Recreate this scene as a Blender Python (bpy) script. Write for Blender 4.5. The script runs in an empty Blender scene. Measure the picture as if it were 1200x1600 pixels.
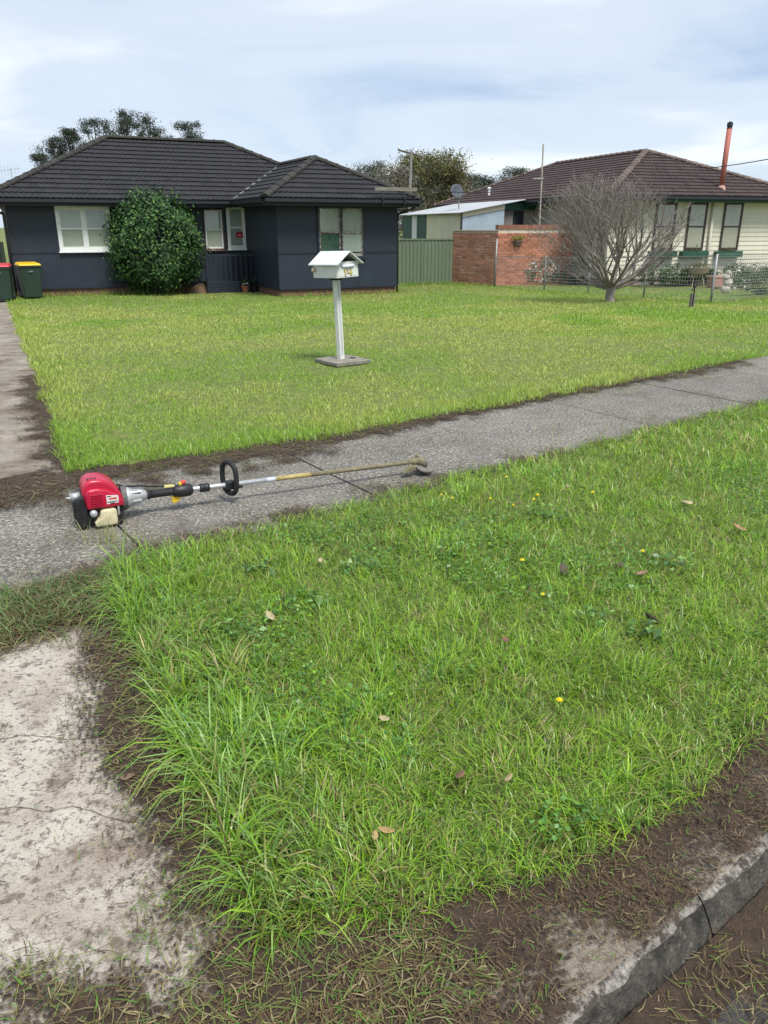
import bpy, bmesh, math, random
import numpy as np
from mathutils import Vector, Matrix, Euler
R = math.radians
rng = np.random.default_rng(7)
random.seed(7)
scene = bpy.context.scene
C = scene.collection

# ---------------------------------------------------------------- camera
CAM_H, F_PX, PITCH = 1.5, 1219.0, R(20.1)
cam_data = bpy.data.cameras.new('camera')
cam = bpy.data.objects.new('camera', cam_data)
C.objects.link(cam)
cam.location = (0, 0, CAM_H)
cam.rotation_euler = (R(90) - PITCH, 0, 0)
cam_data.sensor_fit = 'VERTICAL'
cam_data.sensor_height = 36.0
cam_data.lens = 36.0 * F_PX / 1600.0
cam_data.clip_start = 0.05
cam_data.clip_end = 3000
scene.camera = cam
scene.render.resolution_x = 768
scene.render.resolution_y = 1024

# ---------------------------------------------------------------- world: bright overcast sky
SUN_EL, SUN_AZ = R(60), R(150)          # azimuth from +Y towards +X: behind the viewer, to the right
world = bpy.data.worlds.new('World')
scene.world = world
world.use_nodes = True
nt = world.node_tree
nt.nodes.clear()
def wn(t, **k):
    n = nt.nodes.new(t)
    for a, b in k.items():
        setattr(n, a, b)
    return n
wl = nt.links.new
w_out = wn('ShaderNodeOutputWorld')
w_mix = wn('ShaderNodeMixShader')
bg_sky = wn('ShaderNodeBackground')
bg_cl = wn('ShaderNodeBackground')
sky = wn('ShaderNodeTexSky', sky_type='NISHITA')
sky.sun_disc = False
sky.sun_elevation = SUN_EL
sky.sun_rotation = SUN_AZ
bg_sky.inputs[1].default_value = 0.06
wl(sky.outputs[0], bg_sky.inputs[0])
tc = wn('ShaderNodeTexCoord')
sep = wn('ShaderNodeSeparateXYZ')
wl(tc.outputs['Generated'], sep.inputs[0])
zc_ = wn('ShaderNodeMath', operation='MAXIMUM'); zc_.inputs[1].default_value = 0.0
wl(sep.outputs[2], zc_.inputs[0])
za_ = wn('ShaderNodeMath', operation='ADD'); za_.inputs[1].default_value = 0.20
wl(zc_.outputs[0], za_.inputs[0])
dx = wn('ShaderNodeMath', operation='DIVIDE'); dy = wn('ShaderNodeMath', operation='DIVIDE')
wl(sep.outputs[0], dx.inputs[0]); wl(za_.outputs[0], dx.inputs[1])
wl(sep.outputs[1], dy.inputs[0]); wl(za_.outputs[0], dy.inputs[1])
comb = wn('ShaderNodeCombineXYZ')
wl(dx.outputs[0], comb.inputs[0]); wl(dy.outputs[0], comb.inputs[1])
mp = wn('ShaderNodeMapping')
mp.inputs['Scale'].default_value = (0.55, 0.75, 1)
mp.inputs['Location'].default_value = (3.1, 0.9, 0)
wl(comb.outputs[0], mp.inputs[0])
n1 = wn('ShaderNodeTexNoise'); n1.inputs['Scale'].default_value = 1.5; n1.inputs['Detail'].default_value = 7; n1.inputs['Roughness'].default_value = 0.52
n1.inputs['Distortion'].default_value = 0.6
n2 = wn('ShaderNodeTexNoise'); n2.inputs['Scale'].default_value = 0.33; n2.inputs['Detail'].default_value = 4
wl(mp.outputs[0], n1.inputs[0]); wl(mp.outputs[0], n2.inputs[0])
r1 = wn('ShaderNodeValToRGB')
e = r1.color_ramp.elements
e[0].position = 0.30; e[0].color = (0.142, 0.186, 0.252, 1)
e[1].position = 0.66; e[1].color = (0.300, 0.315, 0.330, 1)
m_ = e.new(0.44); m_.color = (0.208, 0.243, 0.290, 1)
m_ = e.new(0.54); m_.color = (0.226, 0.256, 0.298, 1)
wl(n1.outputs[0], r1.inputs[0])
wl(r1.outputs[0], bg_cl.inputs[0])
r2 = wn('ShaderNodeMapRange')
r2.inputs[1].default_value = 0.35; r2.inputs[2].default_value = 0.6
r2.inputs[3].default_value = 0.84; r2.inputs[4].default_value = 1.0
wl(n2.outputs[0], r2.inputs[0])
wl(r2.outputs[0], w_mix.inputs[0])
wl(bg_sky.outputs[0], w_mix.inputs[1]); wl(bg_cl.outputs[0], w_mix.inputs[2])
wl(w_mix.outputs[0], w_out.inputs[0])

sun_data = bpy.data.lights.new('sun', 'SUN')
sun_data.energy = 1.5
sun_data.angle = R(18)
sun_data.color = (1.0, 0.965, 0.91)
sun = bpy.data.objects.new('sun', sun_data)
C.objects.link(sun)
sd = Vector((math.sin(SUN_AZ) * math.cos(SUN_EL), math.cos(SUN_AZ) * math.cos(SUN_EL), math.sin(SUN_EL)))
sun.rotation_euler = sd.to_track_quat('Z', 'Y').to_euler()

scene.view_settings.view_transform = 'Standard'
scene.view_settings.look = 'None'
scene.view_settings.gamma = 1.0
scene.view_settings.exposure = 1.72
scene.view_settings.use_curve_mapping = False

# ---------------------------------------------------------------- pixel -> place (depth from the ground or plane touched)
def terr(x, y):
    v = -.43 * np.asarray(x, float) + .903 * np.asarray(y, float)
    t = np.clip((v - 8.5) / 14, 0, 1)
    return -.46 * (t * t * (3 - 2 * t) * .5 + t * .5)
def ray(px, py):
    X = (px - 600) / F_PX; Y = -(py - 800) / F_PX
    return Vector((X, math.cos(PITCH) + Y * math.sin(PITCH), -math.sin(PITCH) + Y * math.cos(PITCH)))
def at(px, py, h=0.0):
    d = ray(px, py); z = 0.0
    for _ in range(60):
        t = (z + h - CAM_H) / d[2]
        z = .5 * z + .5 * float(terr(d[0] * t, d[1] * t))
    return Vector((d[0] * t, d[1] * t, z + h))
def at_dist(px, py, dist):
    d = ray(px, py); t = dist / d[1]
    return Vector((0, 0, CAM_H)) + d * t
def on_plane(px, py, o, n):
    d = ray(px, py); c = Vector((0, 0, CAM_H))
    return c + d * ((Vector(o) - c).dot(n) / d.dot(n))
# street frame: s runs along the street, w away from it
SA = R(37.5)
US = np.array([math.cos(SA), math.sin(SA)]); NS = np.array([-math.sin(SA), math.cos(SA)])
def sw2xy(s, w):
    s = np.asarray(s, float); w = np.asarray(w, float)
    return s * US[0] + w * NS[0], s * US[1] + w * NS[1]
def xy2sw(x, y):
    return x * US[0] + y * US[1], x * NS[0] + y * NS[1]
def sw(px, py, h=0.0):
    p = at(px, py, h); return xy2sw(p.x, p.y)

# ---------------------------------------------------------------- noise for shapes
_tab = np.random.default_rng(3).random((256, 256))
def vnoise(x, y):
    x = np.asarray(x, float); y = np.asarray(y, float)
    xi = np.floor(x).astype(int); yi = np.floor(y).astype(int)
    fx = x - xi; fy = y - yi
    fx = fx * fx * (3 - 2 * fx); fy = fy * fy * (3 - 2 * fy)
    g = lambda a, b: _tab[a & 255, b & 255]
    return (g(xi, yi) * (1 - fx) + g(xi + 1, yi) * fx) * (1 - fy) + (g(xi, yi + 1) * (1 - fx) + g(xi + 1, yi + 1) * fx) * fy
def fbm(x, y, o=4):
    s = 0; a = .5; t = 0
    for k in range(o):
        s = s + a * vnoise(x * 2 ** k + 17.3 * k, y * 2 ** k + 5.1 * k); t += a; a *= .5
    return s / t

# ---------------------------------------------------------------- materials
def mat(name, col, rough=.7, var=.18, scale=6, col2=None, bump=0.0, bscale=80, metal=0.0, rnd=0.0, detail=5, spots=None, spec=.4, stretch=None):
    m = bpy.data.materials.new(name); m.use_nodes = True
    n = m.node_tree.nodes; l = m.node_tree.links
    b = n['Principled BSDF']
    b.inputs['Roughness'].default_value = rough
    b.inputs['Metallic'].default_value = metal
    b.inputs['Specular IOR Level'].default_value = spec
    tcn = n.new('ShaderNodeTexCoord'); vec = tcn.outputs['Object']
    if stretch:
        mpn = n.new('ShaderNodeMapping'); mpn.inputs['Scale'].default_value = stretch
        l.new(vec, mpn.inputs[0]); vec = mpn.outputs[0]
    no = n.new('ShaderNodeTexNoise'); no.inputs['Scale'].default_value = scale; no.inputs['Detail'].default_value = detail
    no.inputs['Roughness'].default_value = .62
    l.new(vec, no.inputs[0])
    rp = n.new('ShaderNodeValToRGB'); l.new(no.outputs[0], rp.inputs[0])
    c2 = col2 or tuple(min(1, c * (1 + var)) for c in col)
    c1 = col if col2 else tuple(c * (1 - var) for c in col)
    rp.color_ramp.elements[0].position = .32; rp.color_ramp.elements[1].position = .68
    rp.color_ramp.elements[0].color = (*c1, 1); rp.color_ramp.elements[1].color = (*c2, 1)
    out = rp.outputs[0]
    for sp in (spots or []):          # (colour, scale, low, high, amount)
        s2 = n.new('ShaderNodeTexNoise'); s2.inputs['Scale'].default_value = sp[1]; s2.inputs['Detail'].default_value = 6
        s2.inputs['Roughness'].default_value = .7
        l.new(vec, s2.inputs[0])
        mr = n.new('ShaderNodeMapRange'); mr.inputs[1].default_value = sp[2]; mr.inputs[2].default_value = sp[3]
        mr.inputs[4].default_value = sp[4]; l.new(s2.outputs[0], mr.inputs[0])
        mx = n.new('ShaderNodeMix'); mx.data_type = 'RGBA'
        l.new(mr.outputs[0], mx.inputs['Factor']); l.new(out, mx.inputs['A']); mx.inputs['B'].default_value = (*sp[0], 1)
        out = mx.outputs['Result']
    if rnd:
        oi = n.new('ShaderNodeObjectInfo'); mr = n.new('ShaderNodeMapRange')
        mr.inputs[3].default_value = 1 - rnd; mr.inputs[4].default_value = 1 + rnd
        l.new(oi.outputs['Random'], mr.inputs[0])
        hs = n.new('ShaderNodeHueSaturation'); l.new(mr.outputs[0], hs.inputs['Value']); l.new(out, hs.inputs['Color']); out = hs.outputs[0]
    l.new(out, b.inputs['Base Color'])
    if bump:
        bn = n.new('ShaderNodeTexNoise'); bn.inputs['Scale'].default_value = bscale; bn.inputs['Detail'].default_value = 6
        l.new(vec, bn.inputs[0])
        bu = n.new('ShaderNodeBump'); bu.inputs['Strength'].default_value = bump; bu.inputs['Distance'].default_value = .01
        l.new(bn.outputs[0], bu.inputs['Height']); l.new(bu.outputs[0], b.inputs['Normal'])
    return m
def mat_soil(name, base):
    m = base.copy(); m.name = name
    n = m.node_tree.nodes; l = m.node_tree.links
    a = n.new('ShaderNodeAttribute'); a.attribute_name = 'Col'
    tcn = n.new('ShaderNodeTexCoord'); no = n.new('ShaderNodeTexNoise'); no.inputs['Scale'].default_value = 75; no.inputs['Detail'].default_value = 6; no.inputs['Roughness'].default_value = .75
    l.new(tcn.outputs['Object'], no.inputs[0])
    mu = n.new('ShaderNodeMath'); mu.operation = 'MULTIPLY_ADD'; mu.inputs[1].default_value = 2.6; mu.inputs[2].default_value = -.88; l.new(no.outputs[0], mu.inputs[0])
    sb = n.new('ShaderNodeMath'); sb.operation = 'SUBTRACT'; l.new(a.outputs['Fac'], sb.inputs[0]); l.new(mu.outputs[0], sb.inputs[1])
    mr = n.new('ShaderNodeMapRange'); mr.inputs[1].default_value = -.10; mr.inputs[2].default_value = .14; l.new(sb.outputs[0], mr.inputs[0])
    t = n.new('ShaderNodeBsdfTransparent'); mx = n.new('ShaderNodeMixShader')
    l.new(mr.outputs[0], mx.inputs[0]); l.new(t.outputs[0], mx.inputs[1]); l.new(n['Principled BSDF'].outputs[0], mx.inputs[2])
    l.new(mx.outputs[0], n['Material Output'].inputs[0])
    return m
def mat_attr(name, rough=.5, trans=.35, spec=.3):
    m = bpy.data.materials.new(name); m.use_nodes = True
    n = m.node_tree.nodes; l = m.node_tree.links
    b = n['Principled BSDF']; b.inputs['Roughness'].default_value = rough; b.inputs['Specular IOR Level'].default_value = spec
    a = n.new('ShaderNodeAttribute'); a.attribute_name = 'Col'
    l.new(a.outputs['Color'], b.inputs['Base Color'])
    t = n.new('ShaderNodeBsdfTranslucent'); l.new(a.outputs['Color'], t.inputs[0])
    mx = n.new('ShaderNodeMixShader'); mx.inputs[0].default_value = trans
    l.new(b.outputs[0], mx.inputs[1]); l.new(t.outputs[0], mx.inputs[2])
    l.new(mx.outputs[0], n['Material Output'].inputs[0])
    return m
def mat_glass(name):
    m = bpy.data.materials.new(name); m.use_nodes = True
    n = m.node_tree.nodes; l = m.node_tree.links; n.remove(n['Principled BSDF'])
    t = n.new('ShaderNodeBsdfTransparent'); t.inputs[0].default_value = (.90, .93, .92, 1)
    g = n.new('ShaderNodeBsdfGlossy'); g.inputs['Roughness'].default_value = .03
    no = n.new('ShaderNodeTexNoise'); no.inputs['Scale'].default_value = 2.5
    bu = n.new('ShaderNodeBump'); bu.inputs['Strength'].default_value = .03; l.new(no.outputs[0], bu.inputs['Height']); l.new(bu.outputs[0], g.inputs['Normal'])
    lw = n.new('ShaderNodeLayerWeight'); lw.inputs[0].default_value = .5; pw = n.new('ShaderNodeMath'); pw.operation = 'POWER'; pw.inputs[1].default_value = 4; l.new(lw.outputs['Facing'], pw.inputs[0]); fr = n.new('ShaderNodeMapRange'); fr.inputs[3].default_value = .06; fr.inputs[4].default_value = .8; l.new(pw.outputs[0], fr.inputs[0])
    mx = n.new('ShaderNodeMixShader'); l.new(fr.outputs[0], mx.inputs[0]); l.new(t.outputs[0], mx.inputs[1]); l.new(g.outputs[0], mx.inputs[2])
    l.new(mx.outputs[0], n['Material Output'].inputs[0])
    return m
def mat_brick(name, c1, c2, mortar, bw=.23, bh=.076, ms=.010):
    m = bpy.data.materials.new(name); m.use_nodes = True
    n = m.node_tree.nodes; l = m.node_tree.links; b = n['Principled BSDF']; b.inputs['Roughness'].default_value = .85
    tcn = n.new('ShaderNodeTexCoord'); s = n.new('ShaderNodeSeparateXYZ'); l.new(tcn.outputs['Object'], s.inputs[0])
    ad = n.new('ShaderNodeMath'); l.new(s.outputs[0], ad.inputs[0]); l.new(s.outputs[1], ad.inputs[1])
    cb = n.new('ShaderNodeCombineXYZ'); l.new(ad.outputs[0], cb.inputs[0]); l.new(s.outputs[2], cb.inputs[1])
    k = n.new('ShaderNodeTexBrick'); l.new(cb.outputs[0], k.inputs[0])
    k.inputs['Scale'].default_value = 1; k.inputs['Brick Width'].default_value = bw + ms; k.inputs['Row Height'].default_value = bh + ms
    k.inputs['Mortar Size'].default_value = ms / 2
    k.inputs['Color1'].default_value = (*c1, 1); k.inputs['Color2'].default_value = (*c2, 1); k.inputs['Mortar'].default_value = (*mortar, 1)
    l.new(k.outputs['Color'], b.inputs['Base Color'])
    bu = n.new('ShaderNodeBump'); bu.invert = True; bu.inputs['Distance'].default_value = .006; l.new(k.outputs['Fac'], bu.inputs['Height']); l.new(bu.outputs[0], b.inputs['Normal'])
    return m

# ---------------------------------------------------------------- mesh helpers
class MB:
    def __init__(s): s.v = []; s.f = []
    def add(s, vs, fs):
        o = len(s.v); s.v += [tuple(p) for p in vs]; s.f += [tuple(i + o for i in q) for q in fs]; return s
    def box(s, c, d, M=None):
        x, y, z = (k / 2 for k in d); c = Vector(c)
        vs = [Vector((a * x, b * y, e * z)) for a in (-1, 1) for b in (-1, 1) for e in (-1, 1)]
        if M is not None: vs = [M @ p for p in vs]
        vs = [p + c for p in vs]
        return s.add(vs, [(0, 1, 3, 2), (4, 6, 7, 5), (0, 4, 5, 1), (2, 3, 7, 6), (0, 2, 6, 4), (1, 5, 7, 3)])
    def bb(s, x0, x1, y0, y1, z0, z1):
        return s.box(((x0 + x1) / 2, (y0 + y1) / 2, (z0 + z1) / 2), (x1 - x0, y1 - y0, z1 - z0))
    def tube(s, path, rad, n=8, cap=True, closed=False):
        P = [Vector(p) for p in path]
        if not hasattr(rad, '__len__'): rad = [rad] * len(P)
        up = None; o = len(s.v); m = len(P)
        for i, p in enumerate(P):
            if closed: t = P[(i + 1) % m] - P[i - 1]
            else: t = P[min(i + 1, m - 1)] - P[max(i - 1, 0)]
            t.normalize()
            if up is None:
                up = t.orthogonal().normalized()
            else:
                up = (up - t * up.dot(t)); up = up.normalized() if up.length > 1e-6 else t.orthogonal().normalized()
            b = t.cross(up)
            for k in range(n):
                a = 2 * math.pi * k / n
                s.v.append(tuple(p + (up * math.cos(a) + b * math.sin(a)) * rad[i]))
        for i in range(m if closed else m - 1):
            j = (i + 1) % m
            for k in range(n):
                k2 = (k + 1) % n
                s.f.append((o + i * n + k, o + i * n + k2, o + j * n + k2, o + j * n + k))
        if cap and not closed:
            s.f.append(tuple(o + k for k in reversed(range(n)))); s.f.append(tuple(o + (m - 1) * n + k for k in range(n)))
        return s
    def lathe(s, prof, n=16, M=None):
        o = len(s.v)
        for r, z in prof:
            for k in range(n):
                a = 2 * math.pi * k / n
                p = Vector((r * math.cos(a), r * math.sin(a), z))
                s.v.append(tuple(M @ p if M is not None else p))
        for i in range(len(prof) - 1):
            for k in range(n):
                k2 = (k + 1) % n
                s.f.append((o + i * n + k, o + i * n + k2, o + (i + 1) * n + k2, o + (i + 1) * n + k))
        s.f.append(tuple(o + k for k in reversed(range(n)))); s.f.append(tuple(o + (len(prof) - 1) * n + k for k in range(n)))
        return s
    def prism(s, poly, d0, d1, M=None):
        """poly in (x, y), extruded along z from d0 to d1, then transformed by M"""
        n = len(poly); vs = [Vector((p[0], p[1], d0)) for p in poly] + [Vector((p[0], p[1], d1)) for p in poly]
        if M is not None: vs = [M @ p for p in vs]
        fs = [tuple(reversed(range(n))), tuple(range(n, 2 * n))] + [(i, (i + 1) % n, n + (i + 1) % n, n + i) for i in range(n)]
        return s.add(vs, fs)
    def mesh(s, name, m, smooth=False):
        me = bpy.data.meshes.new(name); me.from_pydata(s.v, [], s.f); me.update()
        bm = bmesh.new(); bm.from_mesh(me); bmesh.ops.recalc_face_normals(bm, faces=bm.faces); bm.to_mesh(me); bm.free()
        if m: me.materials.append(m)
        if smooth:
            for p in me.polygons: p.use_smooth = True
        return me
    def build(s, name, m, parent=None, smooth=False, bevel=0, bseg=2, loc=None, rot=None):
        o = bpy.data.objects.new(name, s.mesh(name, m, smooth)); C.objects.link(o)
        if parent: o.parent = parent
        if loc is not None: o.location = loc
        if rot is not None: o.rotation_euler = rot
        if bevel:
            md = o.modifiers.new('bevel', 'BEVEL'); md.width = bevel; md.segments = bseg; md.limit_method = 'ANGLE'; md.angle_limit = R(35)
            md.harden_normals = False
        return o
def tag(o, label=None, cat=None, group=None, kind=None):
    if label: o['label'] = label
    if cat: o['category'] = cat
    if group: o['group'] = group
    if kind: o['kind'] = kind
    return o
def thing(name, label, cat, loc=(0, 0, 0), rz=0.0, group=None):
    o = bpy.data.objects.new(name, None); o.empty_display_size = .2; C.objects.link(o)
    o.location = loc; o.rotation_euler = (0, 0, rz)
    return tag(o, label, cat, group)
def np_mesh(name, verts, quads, m, col=None, smooth=False):
    me = bpy.data.meshes.new(name); nv = len(verts); nf = len(quads); k = quads.shape[1]
    me.vertices.add(nv); me.vertices.foreach_set('co', np.ascontiguousarray(verts, dtype=np.float32).ravel())
    me.loops.add(nf * k); me.loops.foreach_set('vertex_index', np.ascontiguousarray(quads, dtype=np.int32).ravel())
    me.polygons.add(nf); me.polygons.foreach_set('loop_start', np.arange(0, nf * k, k, dtype=np.int32))
    me.polygons.foreach_set('loop_total', np.full(nf, k, dtype=np.int32))
    if smooth: me.polygons.foreach_set('use_smooth', np.ones(nf, dtype=bool))
    if col is not None:
        a = me.attributes.new('Col', 'FLOAT_COLOR', 'POINT')
        a.data.foreach_set('color', np.hstack([col, np.ones((nv, 1))]).astype(np.float32).ravel())
    me.update(calc_edges=True); me.materials.append(m)
    return me
def np_obj(name, verts, quads, m, col=None, parent=None, smooth=False):
    o = bpy.data.objects.new(name, np_mesh(name, verts, quads, m, col, smooth)); C.objects.link(o)
    if parent: o.parent = parent
    return o
def grid_obj(name, X, Y, Z, m, keep=None, smooth=True, val=None):
    a, b = X.shape
    V = np.stack([X, Y, Z], -1).reshape(-1, 3)
    idx = np.arange(a * b).reshape(a, b)
    Q = np.stack([idx[:-1, :-1], idx[1:, :-1], idx[1:, 1:], idx[:-1, 1:]], -1).reshape(-1, 4)
    if keep is not None:
        kq = keep.reshape(-1)[Q].any(1); Q = Q[kq]
        used = np.unique(Q); mp_ = np.zeros(len(V), int); mp_[used] = np.arange(len(used)); V = V[used]; Q = mp_[Q]
        if val is not None: val = val.reshape(-1)[used]
    o = np_obj(name, V, Q, m, None if val is None else np.repeat(val.reshape(-1, 1), 3, 1), smooth=smooth)
    # normals up
    me = o.data
    if len(me.polygons) and me.polygons[0].normal.z < 0: me.flip_normals()
    return o
def blades(name, P, length, width, lean, col, m, segs=3, droop=None, parent=None, az=None, roll=None, flat=False):
    """P (n,3) roots; curved tapering grass blades"""
    n = len(P)
    az = rng.uniform(0, 2 * np.pi, n) if az is None else az
    droop = np.zeros(n) if droop is None else droop
    d = np.stack([np.cos(az), np.sin(az), np.zeros(n)], 1)
    ra = az + np.pi / 2 + (rng.normal(0, .5, n) if roll is None else roll)
    side = np.stack([np.cos(ra), np.sin(ra), np.zeros(n)], 1)
    V = np.zeros((n, segs + 1, 2, 3))
    for k in range(segs + 1):
        t = k / segs
        h = np.sin(lean) * t ** 1.35
        z = np.cos(lean * (.35 + .65 * t)) * t - droop * t ** 2.6
        if flat: h = t + 0 * lean; z = droop * 4 * t * (1 - t); bend = side * ((length * np.sin(lean * 9) * .5) * (t * t))[:, None]
        else: bend = 0
        c = P + d * (length * h)[:, None] + bend; c[:, 2] += length * z
        wv = width * (1 - t ** 2.2) * .5 + .0003
        V[:, k, 0] = c - side * wv[:, None]; V[:, k, 1] = c + side * wv[:, None]
    V = V.reshape(-1, 3)
    base = np.arange(n)[:, None] * (segs + 1) * 2
    Q = np.concatenate([base + np.array([[2 * k, 2 * k + 1, 2 * k + 3, 2 * k + 2]]) for k in range(segs)], 0)
    CC = np.repeat(col, (segs + 1) * 2, 0)
    return np_obj(name, V, Q, m, CC, parent)
def leaves(name, P, size, col, m, parent=None, nrm=None, aspect=.45, jitter=1.0, up=.3):
    """leaf-sized folded diamonds at P"""
    n = len(P)
    N = rng.normal(0, 1, (n, 3)) * jitter
    if nrm is not None: N += nrm * 1.2
    N[:, 2] += up
    N /= np.linalg.norm(N, axis=1)[:, None] + 1e-9
    T = rng.normal(0, 1, (n, 3)); T -= N * (T * N).sum(1)[:, None]; T /= np.linalg.norm(T, axis=1)[:, None] + 1e-9
    B = np.cross(N, T); s = size[:, None]
    V = np.stack([P - T * s * .5, P + B * s * aspect * .5 + N * s * .06, P + T * s * .5 - N * s * .08, P - B * s * aspect * .5 + N * s * .06], 1).reshape(-1, 3)
    Q = np.arange(n * 4).reshape(n, 4)
    return np_obj(name, V, Q, m, np.repeat(col, 4, 0), parent)
def copy_tree(o, parent=None):
    c = o.copy(); C.objects.link(c)
    if parent: c.parent = parent
    for ch in o.children: copy_tree(ch, c)
    return c

# ================================================================ GROUND, STREET, PATHS
def sl_verge(w): return np.interp(w, [.9, 1.2, 1.3, 1.76, 2.35, 2.94, 3.4], [.56, .58, .60, .67, .77, .90, 1.02])
def w_south(s): return np.interp(s, [.3, .5, .58, .79, 1.2, 1.56, 2.34, 4, 60], [1.22, 1.20, 1.17, 1.08, .92, .87, .92, .91, .91])
def w_lawn(s): return np.interp(s, [1.2, 2.2, 3.0, 60], [5.05, 4.90, 4.78, 4.79])
def sl_lawn(w): return 1.33 + .21 * (np.asarray(w, float) - 5.1)
W_N = 3.37            # near edge of the footpath
W_F = 4.80            # far edge

M_ground = mat('ground_cover', (.09, .13, .03), .95, col2=(.16, .17, .06), scale=.8, bump=.5, bscale=30)
M_turf = mat('turf_soil', (.075, .105, .024), .95, col2=(.16, .18, .050), scale=14, bump=.8, bscale=120)
M_soil = mat('soil', (.031, .020, .013), .95, col2=(.082, .054, .035), scale=26, bump=1.0, bscale=240, spots=[((.13, .092, .058), 90, .60, .72, .8), ((.014, .010, .008), 45, .58, .75, .7)])
M_path = mat('path_concrete', (.115, .105, .090), .9, col2=(.180, .165, .143), scale=2.2, bump=.7, bscale=170, rnd=.07,
             spots=[((.40, .375, .33), 54, .52, .585, .85), ((.026, .023, .020), 46, .54, .605, .85), ((.10, .095, .088), 3.5, .5, .7, .6), ((.085, .066, .048), 1.7, .52, .74, .7)])
M_drive = mat('driveway_concrete', (.37, .330, .280), .9, col2=(.47, .425, .365), scale=5, bump=.8, bscale=150, rnd=.05,
              spots=[((.12, .095, .075), 11, .54, .64, .85), ((.09, .072, .058), 40, .54, .61, .85), ((.20, .15, .11), 2.3, .48, .68, .8), ((.07, .056, .045), 95, .56, .64, .8)])
M_drive2 = mat('old_driveway_concrete', (.19, .165, .135), .9, col2=(.30, .265, .220), scale=3, bump=.6, bscale=120,
               spots=[((.12, .088, .062), 2.2, .44, .62, .9), ((.08, .06, .045), 30, .55, .68, .7)])
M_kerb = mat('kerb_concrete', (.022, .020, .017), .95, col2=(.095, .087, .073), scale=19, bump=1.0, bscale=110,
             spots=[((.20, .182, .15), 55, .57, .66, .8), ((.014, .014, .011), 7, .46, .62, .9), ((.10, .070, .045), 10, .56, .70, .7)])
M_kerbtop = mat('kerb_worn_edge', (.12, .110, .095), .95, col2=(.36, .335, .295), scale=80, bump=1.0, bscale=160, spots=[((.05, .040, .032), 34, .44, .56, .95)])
M_road = mat('asphalt', (.038, .037, .035), .9, col2=(.062, .060, .056), scale=40, bump=.8, bscale=200, spots=[((.055, .038, .026), 5, .45, .62, .9)])

def uneven(n_lo, n_hi):
    return None
# --- ground sheet to the horizon, laid out along the street
ss = np.concatenate([[-900, -400, -150, -60, -30], np.arange(-20, 41, 1.0), [55, 90, 160, 400, 900]])
ww = np.concatenate([[-700, -200, -60, -20, -8, -3, .70, .72], np.arange(1.2, 46, 1.0), [60, 100, 200, 500, 1500]])
S_, W_ = np.meshgrid(ss, ww, indexing='ij')
X_, Y_ = sw2xy(S_, W_)
Z_ = np.where(W_ < .71, -.30, terr(X_, Y_) - .07)
g = grid_obj('ground', X_, Y_, Z_, M_ground); tag(g, kind='structure')
# --- road with gutter
rs_ = np.concatenate([[-400, -100, -30], np.arange(-10, 21, 1.0), [40, 120, 400]]); rw_ = np.array([-9.0, -4, -2, -1, 0, .3, .62])
S_, W_ = np.meshgrid(rs_, rw_, indexing='ij'); X_, Y_ = sw2xy(S_, W_)
Z_ = -.09 + .0 * S_ + np.where(W_ < .3, .02 * np.clip((.3 - W_) / 2, 0, 1.5), 0)
tag(grid_obj('road', X_, Y_, Z_, M_road), kind='structure')

# --- kerb: castings with a worn pale top edge, joints between them
kerb = bpy.data.objects.new('kerb', None); C.objects.link(kerb); tag(kerb, kind='structure')
def kerb_piece(s0, s1, top):
    n = max(4, int((s1 - s0) / .03)); mb = MB(); mt = MB(); mf = MB()
    sv = np.linspace(s0, s1, n)
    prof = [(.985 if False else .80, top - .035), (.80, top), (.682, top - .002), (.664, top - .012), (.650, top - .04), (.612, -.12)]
    rows = []
    for s in sv:
        row = []
        for k, (w, z) in enumerate(prof):
            jw = (fbm(s * 9 + k * 3, k * 7.7) - .5) * (.026 if k in (3, 4) else .012) + ((fbm(s * 45, k * 2.2 + 5) - .5) * .022 if k in (2, 3) else 0)
            jz = (fbm(s * 14 + k, k * 3.1 + 40) - .5) * (.022 if k in (2, 3) else .004)
            x, y = sw2xy(s, w + jw); row.append((float(x), float(y), z + jz))
        rows.append(row)
    m = len(prof)
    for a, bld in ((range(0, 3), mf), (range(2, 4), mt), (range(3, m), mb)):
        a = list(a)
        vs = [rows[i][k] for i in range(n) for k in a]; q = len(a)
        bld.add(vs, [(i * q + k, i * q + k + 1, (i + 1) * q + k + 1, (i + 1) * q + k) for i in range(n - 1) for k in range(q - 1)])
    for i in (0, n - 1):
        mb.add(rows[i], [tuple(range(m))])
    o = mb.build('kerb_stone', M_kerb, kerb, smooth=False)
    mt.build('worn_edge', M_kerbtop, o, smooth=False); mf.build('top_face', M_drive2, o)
for a, b_, t in ((-6, -4.2, -.09), (-4.19, -2.4, -.09), (-2.39, -.6, -.09), (-.59, .42, -.085), (.43, 1.466, .0), (1.472, 3.3, .0), (3.312, 5.1, .0), (5.112, 7, .0), (7.012, 9, .0), (9.012, 11, .0), (11.012, 13, .0)):
    kerb_piece(a, b_, t)

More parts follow.
